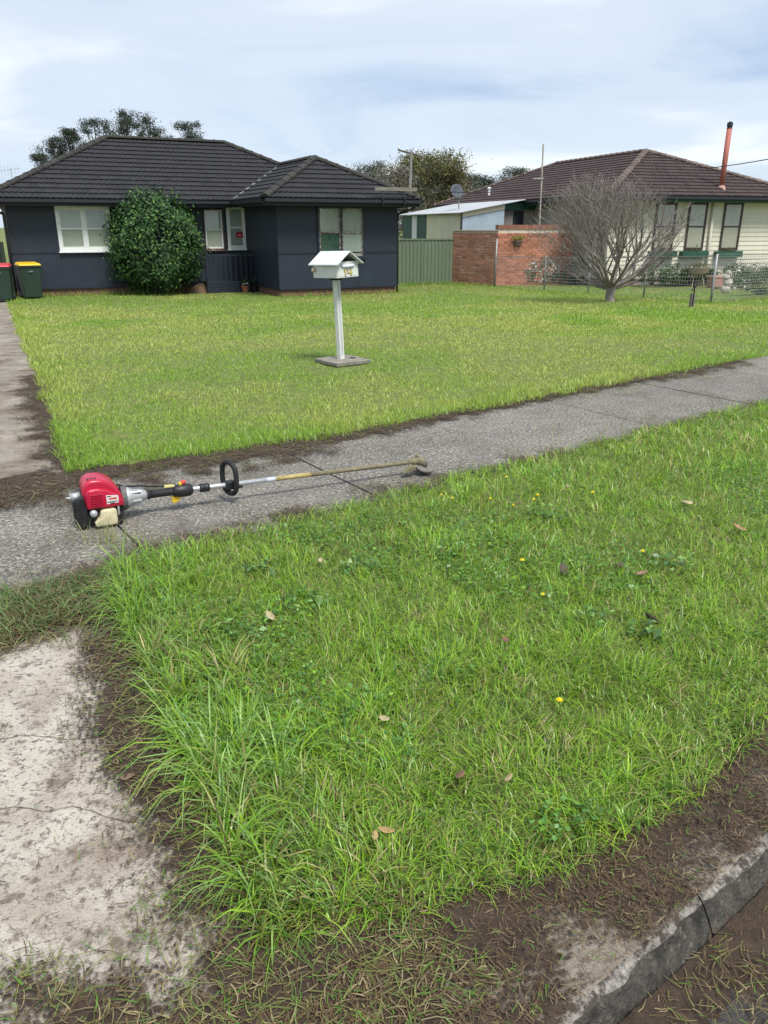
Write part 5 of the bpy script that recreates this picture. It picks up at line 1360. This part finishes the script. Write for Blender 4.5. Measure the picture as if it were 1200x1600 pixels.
# ---- trees behind
def tree(label, px, py_top, dist, cr, clumps, per, lsize, cols, wts, name='gum_tree', zlow=.35, group='trees behind the houses', spread=.30, wob=.12, seed=1, bare=0.0):
    top = at_dist(px, py_top, dist); Ht = top.z - GZ
    t = thing(name, label, 'tree', Vector((top.x, top.y, GZ)), 0, group)
    rr = random.Random(seed); cents = []
    for i in range(clumps):
        zz = Ht * (zlow + (1 - zlow) * rr.random() ** .8); f = 1 - ((zz / Ht - .62) / .44) ** 2; f = max(.10, f)
        a = rr.uniform(0, 6.28); rad = cr * math.sqrt(f) * math.sqrt(rr.random())
        cents.append((rad * math.cos(a) + wob * rr.gauss(0, 1), rad * math.sin(a), min(zz, Ht - spread * .8)))
    cents.append((0, 0, Ht - spread))
    st = MB(); st.tube([(0, 0, -.2), (.1, 0, Ht * .3), (.0, .05, Ht * .65), (0, 0, Ht * .93)], [.02 * Ht + .06, .016 * Ht + .04, .05, .02], 8)
    for c_ in cents:
        b0 = Vector((.05, 0, max(.15 * Ht, c_[2] * .68))); st.tube([b0, b0.lerp(Vector(c_), .5) + Vector((0, 0, .08)), Vector(c_)], [.04, .025, .012], 4, cap=False)
        if bare:
            for _ in range(5): st.tube([Vector(c_), Vector(c_) + Vector((rr.gauss(0, .3), rr.gauss(0, .3), abs(rr.gauss(.3, .25))))], [.012, .006], 3, cap=False)
    st.build('trunk', M_bark if not bare else M_greybark, t)
    cc = np.array(cents); sc = rng.uniform(.6, 1.25, len(cc))
    P = np.repeat(cc, per, 0) + rng.normal(0, 1, (len(cc) * per, 3)) * np.repeat(sc, per)[:, None] * np.array([spread, spread, spread * .72])
    if bare: kk = rng.random(len(P)) > bare; P = P[kk]
    P = P[P[:, 2] < Ht + spread * .5]; n = len(P)
    leaves('crown', P, rng.uniform(.7, 1.3, n) * lsize, pal(n, cols, wts), M_leaf2, t, aspect=.35, jitter=1, up=.2)
    return t
DG = [(.050, .062, .045), (.066, .080, .056), (.085, .098, .068), (.038, .048, .036)]; dw = [.35, .3, .15, .2]  # leaf greens lightened and greyed, distance haze put into the colour
for i, (px, py, r, lab) in enumerate(((62, 240, 1.3, 'lowest dark gum tree at the far left behind the black roof'), (82, 214, 1.6, 'dark gum tree second from left behind the black roof'), (110, 202, 1.7, 'dark gum tree third from left behind the black roof'),
                                      (146, 186, 1.7, 'narrow tall gum tree rising where the black ridge begins'), (190, 173, 2.0, 'tallest gum tree above the left end of the black ridge'), (228, 178, 1.9, 'gum tree right of the tallest one above the black ridge'), (292, 191, 1.7, 'lone rounded gum tree near the right end of the black ridge'))):
    tree(lab, px, py, 58 + (i * 7) % 9, r * .78, 44, 170, .14, DG, dw, seed=20 + i, zlow=.45, spread=.23)
tree('bushy yellow-green tree showing between the two houses', 672, 240, 46, 2.0, 100, 170, .15, [(.135, .145, .055), (.17, .165, .06), (.10, .115, .05), (.21, .185, .075)], [.35, .25, .25, .15], 'garden_tree', .18, spread=.40, seed=41, bare=.12)
tree('half-bare greyish tree just right of the navy house roof', 612, 262, 44, 1.6, 80, 110, .15, [(.14, .13, .095), (.16, .14, .11), (.10, .11, .07)], [.4, .3, .3], 'garden_tree', .2, spread=.34, seed=42, bare=.45)
tree('small russet-tipped tree right of the power pole', 702, 262, 47, 1.2, 50, 110, .16, [(.12, .09, .05), (.15, .10, .06), (.09, .09, .04)], [.4, .3, .3], 'garden_tree', .2, spread=.32, seed=43, bare=.2)
for i, (px, py, lab) in enumerate(((568, 258, 'distant dark tree just above the wing roof'), (594, 254, 'distant dark tree left of the power pole'), (735, 273, 'distant dark tree right of the satellite dish'), (760, 275, 'distant dark tree near the foot of the brown roof slope'), (716, 268, 'distant dark tree above the satellite dish'),
                                   (802, 263, 'distant pointed tree above the brown roof slope'), (822, 266, 'distant tree beside the pale antenna pole'), (690, 280, 'distant dark tree behind the yellow-green tree'), (650, 286, 'distant dark tree low behind the power pole'))):
    tree(lab, px, py, 82 + (i * 5) % 13, 1.5, 50, 120, .19, DG, dw, seed=60 + i, zlow=.3, spread=.42, group='distant trees between the houses')

# ================================================================ LETTERBOX
M_lb = mat('letterbox_white', (.60, .61, .58), .55, var=.07, scale=10, bump=.15, bscale=60, spots=[((.36, .33, .27), 7, .60, .74, .7), ((.25, .17, .10), 26, .66, .74, .6)])
M_lbr = mat('letterbox_roof', (.58, .60, .60), .5, var=.08, scale=14, spots=[((.45, .45, .43), 8, .55, .72, .7)])
M_inside = mat('dark_inside', (.02, .017, .014), .9)
mp0 = at(535, 571)
PB = thing('timber_pallet', 'square weathered timber pallet under the letterbox post', 'pallet', (mp0.x, mp0.y, mp0.z), SA)
sd_ = .47
MB().bb(-sd_ / 2, sd_ / 2, -sd_ / 2, sd_ / 2, .035, .075).build('top_board', mat('grey_weathered_board', (.20, .185, .155), .95, var=.3, scale=9, bump=.6, bscale=50, spots=[((.07, .06, .05), 7, .55, .7, .7)]), PB, bevel=.006)
for y_ in (-.20, -.02, .17): MB().bb(-sd_ / 2 + .02, sd_ / 2 - .02, y_ - .03, y_ + .03, -.03, .034).build('bearer', M_bark, PB)
MB().lathe([(.035, .0755), (.035, .082), (.02, .082)], 10, Matrix.Translation((.13, -.02, 0))).build('stain_cap', M_inside, PB)
LB = thing('letterbox', 'white gabled letterbox numbered 14 on a square white post', 'letterbox', (mp0.x - .015, mp0.y, mp0.z + .07), SA)
LB.rotation_euler = (Matrix.Rotation(R(-2.4), 3, 'Y') @ Matrix.Rotation(SA + R(7), 3, 'Z')).to_euler()
bz0, bz1, bzr = .905, 1.070, 1.165
bwx, bdy = .156, .200
MB().bb(-.031, .031, -.031, .031, 0, bz0 - .03).build('post', M_lb, LB, bevel=.004)
MB().bb(-.010, .010, -.0325, -.0315, .05, bz0 - .06).build('post_groove', mat('grey_streak', (.42, .42, .42), .7), LB)
MB().bb(-.05, .05, -.05, .05, bz0 - .03, bz0).build('bracket', M_inside, LB)
b = MB()
b.bb(-bwx, bwx, -bdy, bdy, bz0, bz0 + .012)
b.bb(-bwx, -bwx + .012, -bdy, bdy, bz0 + .012, bz1); b.bb(bwx - .012, bwx, -bdy, bdy, bz0 + .012, bz1)
b.build('box', M_lb, LB, bevel=.002, bseg=1)
fp = MB()      # front plate with letter slot
zs0, zs1 = bz1 - .062, bz1 - .028
fp.bb(-bwx + .013, bwx - .013, -bdy - .002, -bdy + .01, bz0 + .013, zs0); fp.bb(-bwx + .013, bwx - .013, -bdy - .002, -bdy + .01, zs1, bz1)
fp.bb(-bwx + .013, -.095, -bdy - .002, -bdy + .01, zs0, zs1); fp.bb(.10, bwx - .013, -bdy - .002, -bdy + .01, zs0, zs1)
fp.build('front_plate', M_lb, LB)
MB().bb(-bwx + .013, bwx - .013, bdy - .012, bdy - .001, bz0 + .013, bz1).build('back_door', M_lb, LB)
MB().tube([(0, bdy, bz0 + .07), (0, bdy + .035, bz0 + .07)], .016, 8).build('door_knob', mat('brass_knob', (.42, .30, .16), .4), LB)
kn = MB().lathe([(.012, 0), (.024, .012), (.020, .03), (.008, .034)], 10, Matrix.Translation((-bwx, .175, bz0 + .085)) @ Matrix.Rotation(-math.pi / 2, 4, 'Y')); kn.build('side_knob', mat('peeling_knob', (.50, .40, .30), .6, var=.3, scale=20), LB)
ovx = .190; th2 = .010; sl = (bzr + .012 - bz1) / bwx
for s in (-1, 1):
    x1 = s * ovx; z1 = bzr + .014 - sl * ovx; v_ = []
    for y_ in (-bdy - .055, bdy + .035):
        v_ += [(0, y_, bzr + .014), (x1, y_, z1), (x1, y_, z1 - th2), (0, y_, bzr + .014 - th2)]
    MB().add(v_, [(0, 1, 2, 3), (4, 5, 6, 7), (0, 1, 5, 4), (1, 2, 6, 5), (2, 3, 7, 6), (3, 0, 4, 7)]).build('roof_board', M_lbr, LB)
MB().add([(-bwx + .01, bdy - .02, bz1), (bwx - .01, bdy - .02, bz1), (0, bdy - .02, bzr)], [(0, 1, 2)]).build('rear_gable', M_inside, LB)
MB().bb(-bwx + .014, bwx - .014, -bdy + .03, bdy - .03, bz0 + .014, bz0 + .02).build('box_floor', M_inside, LB)
MB().bb(-bwx + .014, bwx - .014, .0, .01, bz0 + .02, bz1 - .002).build('partition', M_inside, LB)
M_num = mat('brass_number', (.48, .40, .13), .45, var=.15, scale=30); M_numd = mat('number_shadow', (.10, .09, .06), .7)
def digits(mb, dx_, dz_, y0, y1):
    z0_, z1_ = bz0 + .022, bz0 + .092
    def seg(a, b_, c_, d_): mb.bb(a + dx_, b_ + dx_, y0, y1, c_ + dz_, d_ + dz_)
    seg(-.050, -.034, z0_, z1_); seg(-.062, -.050, z1_ - .022, z1_ - .008)
    seg(.034, .050, z0_, z1_); seg(.052 - .062, .034, z0_ + .020, z0_ + .034); seg(-.010, .004, z0_ + .034, z1_ - .006)
    seg(.050, .058, z0_ + .020, z0_ + .034)
m1 = MB(); digits(m1, .005, -.003, -bdy - .0060, -bdy - .0022); m1.build('number_shadow_edge', M_numd, LB)  # dark offset copy of the digits, their outline and shadow as colour
m1 = MB(); digits(m1, 0, 0, -bdy - .0095, -bdy - .0062); m1.build('number_14', M_num, LB)
# newspaper pushed into the slot
NP = thing('rolled_paper', 'rolled white paper sticking out of the letterbox slot', 'paper', LB.location, 0)
NP.rotation_euler = LB.rotation_euler
pts_ = []
mbn = MB(); vs = []
for i in range(13):
    x_ = -.085 + .17 * i / 12
    for k_ in range(8):
        a = 2 * math.pi * k_ / 8; rr_ = .022 * (1 - .25 * abs(i - 6) / 6)
        vs.append((x_, -bdy - .004 + rr_ * .9 * math.cos(a), (zs0 + zs1) / 2 - .006 + rr_ * math.sin(a) + .008 * ((i - 6) / 6) ** 2))
mbn.add(vs, [(i * 8 + k_, i * 8 + (k_ + 1) % 8, (i + 1) * 8 + (k_ + 1) % 8, (i + 1) * 8 + k_) for i in range(12) for k_ in range(8)] + [tuple(range(8)), tuple(range(96, 104))])
mbn.build('paper', mat('white_paper', (.62, .66, .74), .7, var=.08, scale=20), NP, smooth=True)
MB().bb(-.06, .06, -bdy - .0262, -bdy - .0245, (zs0 + zs1) / 2 - .010, (zs0 + zs1) / 2 - .004).build('printed_line', mat('print_blue', (.25, .30, .42), .7), NP)

# ================================================================ LINE TRIMMER
te = at(166, 815); th_ = at(650, 742)
ta = math.atan2(th_.y - te.y, th_.x - te.x)
T = thing('line_trimmer', 'petrol line trimmer with red engine lying across the footpath', 'line trimmer', (te.x, te.y, .012), ta)
dT = Vector((math.cos(ta), math.sin(ta)))
def tx(px):          # distance along the shaft seen at this pixel column
    r_ = ray(px, 770); k_ = r_.x / r_.y
    return (k_ * te.y - te.x) / (dT.x - k_ * dT.y)
XE = tx(641)
M_redp = mat('red_engine_cover', (.40, .008, .036), .32, var=.10, scale=12, spec=.5, bump=.05, bscale=30, spots=[((.30, .02, .03), 22, .62, .75, .5)])
M_tank = mat('cream_fuel_tank', (.52, .47, .30), .5, var=.14, scale=18, spots=[((.30, .25, .15), 14, .56, .7, .6)])
M_alu = mat('cast_aluminium', (.42, .43, .43), .45, var=.15, scale=25, metal=.5, bump=.2, bscale=90, spots=[((.18, .16, .13), 18, .58, .72, .6)])
M_tube = mat('alloy_tube', (.58, .59, .60), .32, var=.1, scale=30, metal=.6, spots=[((.28, .25, .20), 25, .60, .72, .6)])
M_ylab = mat('yellow_shaft_label', (.36, .29, .115), .5, var=.2, scale=40, spots=[((.15, .12, .07), 45, .58, .68, .8)])
M_olive = mat('grass_stained_tube', (.175, .155, .095), .85, var=.25, scale=30, bump=.4, bscale=120, spots=[((.12, .12, .05), 18, .55, .7, .7)])
M_yel = mat('yellow_trigger', (.62, .43, .02), .4, var=.08, scale=20)
M_redb = mat('red_switch', (.60, .06, .04), .4)
XZ = Matrix(((1, 0, 0, 0), (0, 0, 1, 0), (0, 1, 0, 0), (0, 0, 0, 1)))
# red cover: main hump and side bulge
hump = [(-.100, .100), (-.108, .150), (-.104, .205), (-.090, .236), (-.060, .250), (-.010, .248), (.030, .232), (.062, .200), (.086, .158), (.098, .120), (.098, .100)]
MB().prism(hump, -.078, .090, XZ).build('engine_cover', M_redp, T, smooth=True, bevel=.018, bseg=4)
bul = [(-.094, .098), (-.094, .185), (-.080, .204), (-.035, .206), (.020, .192), (.058, .166), (.088, .128), (.094, .098)]
cv_ = MB().prism(bul, -.098, -.050, XZ).build('side_cover', M_redp, T, smooth=True, bevel=.010, bseg=3)
MB().prism([(-.070, .108), (-.070, .178), (-.012, .180), (-.012, .108)], -.0992, -.0955, XZ).build('grille_recess', M_black, cv_)
for i in range(8): MB().box((-.041, -.1005, .1135 + i * .0088), (.058, .006, .0042), Matrix.Rotation(R(20), 3, 'X')).build('louvre', M_redp, cv_)
for i in range(4): MB().box((-.070 + i * .013, -.040, .2494), (.0065, .030, .004), Matrix.Rotation(R(0), 3, 'X')).build('air_slot', M_black, T)
# sticker with coloured print lines
MB().prism([(.006, .118), (.006, .168), (.066, .160), (.066, .121)], -.1012, -.0984, XZ).build('sticker', mat('white_sticker', (.66, .62, .60), .5, var=.05, scale=30), cv_)
for (a, b_, z0_, z1_, mm) in ((.010, .030, .158, .1625, M_gutter), (.018, .058, .141, .152, mat('red_print', (.50, .12, .09), .5, var=.4, scale=180)), (.008, .064, .1275, .1315, M_gutter), (.022, .046, .1205, .1245, M_gutter)):
    MB().bb(a, b_, -.1022, -.1014, z0_, z1_).build('print', mm, cv_)
# black lower engine
MB().prism([(-.085, .018), (-.085, .110), (.090, .110), (.090, .040), (.070, .012)], -.070, .085, XZ).build('crankcase', M_black, T, bevel=.01)
MB().prism([(-.150, .0), (-.150, .070), (-.138, .150), (-.120, .172), (-.100, .172), (-.090, .0)], -.085, .080, XZ).build('rear_guard', M_black, T, bevel=.012)
for i in range(4): MB().bb(-.156, -.149, -.06 + i * .03, -.045 + i * .03, .02, .11).build('guard_rib', M_black, T)
MB().tube([(-.165, -.03, .158), (-.115, -.03, .163)], .022, 10).build('muffler_outlet', M_alu, T, smooth=True)
MB().tube([(-.185, -.045, .165), (-.165, -.04, .158)], .006, 6).build('exhaust_stub', M_tube, T)
MB().bb(.052, .080, -.092, -.060, .0, .060).build('foot', M_black, T, bevel=.008); MB().bb(.052, .080, .050, .080, .0, .060).build('foot', M_black, T, bevel=.008)
MB().prism([(-.062, .004), (-.066, .030), (-.038, .046), (-.030, .082), (-.020, .090), (.040, .090), (.050, .080), (.050, .016), (.042, .004)], -.112, .02, XZ).build('fuel_tank', M_tank, T, smooth=True, bevel=.012, bseg=3)
MB().lathe([(.018, 0), (.020, .004), (.020, .020), (.015, .026), (.005, .028)], 16, Matrix.Translation((-.066, -.082, .072)) @ Matrix.Rotation(R(75), 4, 'X')).build('primer_cap', M_alu, T, smooth=True)
MB().tube([(-.066, -.085, .05), (-.055, -.10, .02), (-.03, -.10, .006)], .005, 6).build('fuel_line', M_rubber, T)
MB().tube([(.060, -.088, .050), (.062, -.09, .10)], .006, 6).build('bolt_rod', M_alu, T)
# clutch housing
ZA0, ZA1 = .112, .078
axis = lambda x_: Vector((x_, 0, ZA0 + (ZA1 - ZA0) * x_ / XE))
ry = math.atan2(ZA0 - ZA1, XE); MX = Matrix.Translation((0, 0, ZA0)) @ Matrix.Rotation(ry, 4, 'Y') @ Matrix.Rotation(math.pi / 2, 4, 'Y')
MB().lathe([(.066, .088), (.070, .092), (.070, .112), (.064, .116)], 20, MX).build('clutch_rim', mat('dark_cast', (.09, .09, .09), .6, var=.2), T, smooth=False)
ch = MB().lathe([(.062, .112), (.060, .130), (.046, .150), (.038, .175), (.034, .205), (.029, .212), (.027, .222), (.021, .224), (.020, .250)], 20, MX).build('clutch_housing', M_alu, T, smooth=True)
for i in range(6):
    a = i * math.pi / 3 + .3; MB().box(axis(.155) + Vector((0, .045 * math.cos(a), .045 * math.sin(a))), (.075, .006, .018), Matrix.Rotation(a - math.pi / 2, 3, 'X') @ Matrix.Rotation(0, 3, 'Y')).build('rib', M_alu, ch)
MB().tube([(.075, -.01, .19), (.115, -.005, .172), (.19, .0, .165), (.26, .004, .150), (.34, .002, .138)], .0055, 6).build('throttle_cable', M_rubber, T, smooth=True)
# shaft in three finishes
xa, xb = tx(432), tx(486)
MB().tube([axis(.22), axis(xa)], .0135, 12).build('shaft', M_tube, T, smooth=True)
MB().tube([axis(xa), axis(xb)], .0140, 12).build('shaft_label', M_ylab, T, smooth=True)
MB().tube([axis(xb), axis(XE)], .0138, 12).build('lower_shaft', M_olive, T, smooth=True)
MB().tube([axis(xa - .06), axis(xa - .003)], .0139, 12).build('shaft_sticker', mat('pale_sticker', (.50, .54, .60), .5), T, smooth=True)
# rear grip and throttle control
g0, g1, g2 = tx(233), tx(278), tx(301)
MB().tube([axis(g0 - .012), axis(g0 - .002), axis(g0), axis(g0 + .05), axis(g1 - .02), axis(g1)], [.026, .030, .024, .0215, .0225, .024], 14).build('rear_grip', M_rubber, T, smooth=True)
MB().tube([axis(g1 - .03), axis(g1 - .015), axis(g1 + .02), axis(g2 - .015), axis(g2)], [.024, .033, .038, .036, .026], 12).build('control_box', M_black, T, smooth=True)
zz = axis(g1).z
MB().prism([(g1 - .045, zz - .026), (g1 + .012, zz - .030), (g1 + .010, zz - .050), (g1 - .018, zz - .066), (g1 - .038, zz - .062), (g1 - .034, zz - .040)], -.010, .010, XZ).build('throttle_trigger', M_yel, T, bevel=.003)
MB().prism([(g1 - .075, zz + .028), (g1 - .070, zz + .042), (g1 - .020, zz + .040), (g1 - .010, zz + .026)], -.008, .008, XZ).build('safety_lever', mat('pale_yellow_lever', (.55, .48, .20), .5), T, bevel=.003)
MB().bb(g1 + .008, g1 + .024, -.012, .012, zz + .030, zz + .048).build('choke_switch', M_yel, T, bevel=.003)
MB().lathe([(.010, 0), (.014, .006), (.014, .018), (.008, .024)], 12, Matrix.Translation((g1 + .034, 0, zz + .034))).build('stop_switch', M_redb, T, smooth=True)
c0, c1_ = tx(312), tx(328)
MB().tube([axis(c0), axis(c0 + .006), axis((c0 + c1_) / 2 - .004), axis((c0 + c1_) / 2), axis((c0 + c1_) / 2 + .004), axis(c1_ - .006), axis(c1_)], [.019, .0245, .025, .020, .025, .0245, .019], 14).build('collar', M_black, T, smooth=True)
MB().tube([axis((c0 + c1_) / 2) + Vector((0, -.004, -.018)), axis((c0 + c1_) / 2) + Vector((0, -.006, -.036))], .005, 6).build('hanger_eye', M_alu, T)
# loop handle
hx_ = tx(360); hc = axis(hx_)
lp = []
for i in range(28):
    a = 2 * math.pi * i / 28; ca, sa = math.cos(a), math.sin(a)
    y_ = .058 * math.copysign(abs(ca) ** .75, ca); z_ = .092 * math.copysign(abs(sa) ** .8, sa)
    lp.append(hc + Vector((.42 * -y_ * 1.0 + .12 * z_ * 0, y_, z_ + .040)))
MB().tube(lp, [.0150 if abs(math.sin(2 * math.pi * i / 28)) < .9 or True else .01 for i in range(28)], 10, closed=True).build('loop_handle', M_rubber, T, smooth=True)
MB().box(hc + Vector((0, 0, -.002)), (.055, .048, .050)).build('handle_clamp', M_black, T, bevel=.008)
MB().box(hc + Vector((.045, 0, -.020)), (.055, .022, .016)).build('clamp_tail', M_black, T, bevel=.004)
# gear case, guard bracket and line head
e = axis(XE)
MB().tube([e + Vector((-.012, 0, 0)), e + Vector((.018, 0, .002)), e + Vector((.045, 0, .004)), e + Vector((.075, -.003, -.004)), e + Vector((.098, -.006, -.016))], [.019, .022, .026, .030, .022], 12).build('gear_case', M_olive, T, smooth=True)
MB().lathe([(.010, 0), (.013, .004), (.013, .020), (.006, .024)], 10, Matrix.Translation(e + Vector((.048, 0, .022)))).build('gear_plug', M_olive, T)
Mh = Matrix.Translation(e + Vector((.085, -.015, -.030))) @ Matrix.Rotation(R(24), 4, 'X') @ Matrix.Rotation(R(10), 4, 'Y')
MB().lathe([(.012, .03), (.022, .022), (.024, .004), (.060, .001), (.066, -.004), (.066, -.012), (.060, -.016), (.046, -.018), (.040, -.034), (.015, -.038)], 24, Mh).build('line_head', mat('scuffed_head', (.070, .068, .050), .85, var=.3, scale=25, spots=[((.16, .15, .10), 18, .54, .66, .8)]), T)
MB().lathe([(.056, .004), (.068, .0035), (.070, -.001), (.068, -.005), (.056, -.002)], 24, Mh).build('rim_ring', mat('worn_rim', (.13, .125, .105), .7, var=.25, scale=30), T)
MB().prism([(-.075, -.052), (-.022, -.012), (.022, -.016), (.008, -.034), (-.034, -.058)], -.050, -.010, XZ).build('guard', M_olive, T, bevel=.004, loc=e)
MB().tube([e + Vector((-.012, -.010, -.010)), e + Vector((-.008, -.034, -.030))], .010, 8).build('guard_stay', M_olive, T)
for a in (0.3, 3.4):
    p0_ = Mh @ Vector((.062 * math.cos(a), .062 * math.sin(a), -.008)); d_ = (Mh.to_3x3() @ Vector((math.cos(a), math.sin(a), 0)))
    MB().tube([p0_, p0_ + d_ * .045 + Vector((0, 0, -.008)), p0_ + d_ * .07 + Vector((0, 0, -.016))], .0015, 5).build('cutting_line', mat('nylon_line', (.35, .20, .12), .5), T)

# ================================================================ FALLEN LEAVES, FLOWERS, TWIGS
def dead_leaf(px, py, L, col, label, h=.075, rz=None, curl=.35):
    L = L * .62
    p_ = at(px, py, h); n = 6; vs = []
    for i in range(n + 1):
        t = i / n; wv_ = .30 * L * math.sin(math.pi * (t * .92 + .06)) ** .8; zc_2 = curl * L * ((t - .5) ** 2) * 1.2
        vs += [(L * (t - .5), -wv_, zc_2 + .22 * wv_), (L * (t - .5), 0, zc_2), (L * (t - .5), wv_, zc_2 + .18 * wv_)]
    fs = [(3 * i + k_, 3 * i + 3 + k_, 3 * i + 4 + k_, 3 * i + 1 + k_) for i in range(n) for k_ in range(2)]
    o = MB().add(vs, fs).build('fallen_leaf', mat('fallen_leaf', col, .7, var=.25, scale=60), smooth=True)
    o.location = p_; o.rotation_euler = (random.gauss(0, .35), random.gauss(0, .35), random.uniform(0, 6.28) if rz is None else rz)
    md = o.modifiers.new('thick', 'SOLIDIFY'); md.thickness = .0012
    tag(o, label, 'leaf', 'fallen leaves on the verge')
BR = (.16, .080, .052); TN = (.31, .21, .085); PK = (.30, .165, .125); CR = (.34, .28, .16); DK = (.065, .045, .035)
for a in ((603, 1298, .070, TN, 'yellow-tan curled leaf near the front corner of the verge'), (586, 1306, .045, (.33, .23, .10), 'small brown leaf touching the yellow-tan leaf'), (719, 1212, .065, BR, 'reddish brown leaf upright in the grass near the front edge'),
          (1003, 896, .095, PK, 'pink-brown oval leaf lying on top of the verge grass'), (968, 884, .11, DK, 'dark curled leaf left of the pink-brown leaf'), (880, 890, .13, DK, 'dark broken leaf in the middle of the verge'), (1018, 968, .11, DK, 'dark leaf below the pink-brown leaf'),
          (1073, 786, .14, CR, 'long cream leaf on the right side of the verge'), (887, 760, .07, CR, 'pale leaf behind the yellow flowers'), (422, 963, .085, CR, 'cream leaf at the left of the verge near the heap'), (1155, 825, .11, (.30, .16, .09), 'russet leaf near the right edge of the verge'),
          (790, 1000, .06, BR, 'brown leaf sunk in the middle of the verge grass'), (600, 1123, .055, CR, 'thin pale leaf left of the yellow dandelion'), (795, 1216, .05, (.30, .24, .12), 'small tan leaf near the front right of the verge'), (500, 876, .06, CR, 'small cream leaf by the path side of the verge'), (200, 1215, .085, (.20, .135, .085), 'brown curled leaf on the soil beside the driveway slab')):
    dead_leaf(*a, h=.075 if a[0] > 250 else .02)
M_pet = mat('yellow_petals', (.72, .56, .01), .5, var=.1, scale=40); M_stalk = mat('flower_stalk', (.10, .18, .03), .6)
def flower(px, py, r, label):
    r = r * .8
    p_ = at(px, py, .12); g_ = thing('yellow_flower', label, 'flower', (p_.x, p_.y, .02), 0, 'yellow flowers in the verge')
    MB().tube([(0, 0, 0), (.006, 0, .05), (0, 0, .10)], .0016, 5).build('stalk', M_stalk, g_)
    vs = []; fs = []; n = 12
    for k_ in range(n):
        a = 2 * math.pi * k_ / n; b0 = len(vs); c_, s_2 = math.cos(a), math.sin(a)
        vs += [(0, 0, .100), (r * .6 * math.cos(a - .22), r * .6 * math.sin(a - .22), .106), (r * c_, r * s_2, .104), (r * .6 * math.cos(a + .22), r * .6 * math.sin(a + .22), .106)]; fs.append((b0, b0 + 1, b0 + 2, b0 + 3))
    MB().add(vs, fs).build('petals', M_pet, g_); MB().lathe([(.001, .098), (r * .35, .103), (r * .3, .110), (.001, .112)], 8).build('centre', M_pet, g_)
for a in ((874, 1095, .017, 'large yellow dandelion alone in the front part of the verge'), (926, 770, .017, 'yellow flower farthest right of those near the path'), (840, 774, .016, 'upper flower of the yellow pair near the path'), (834, 781, .015, 'lower flower of the yellow pair near the path'), (791, 746, .015, 'yellow flower closest to the path edge'), (766, 780, .013, 'yellow flower left of the yellow pair'),
          (707, 779, .013, 'yellow flower right of the trimmer head'), (690, 774, .012, 'yellow flower nearest the trimmer head'), (816, 876, .017, 'yellow flower in the middle of the verge'), (1004, 862, .016, 'yellow flower above the pink-brown leaf'), (848, 930, .013, 'yellow flower below the middle one'), (802, 790, .012, 'small yellow flower below the pair')):
    flower(*a)
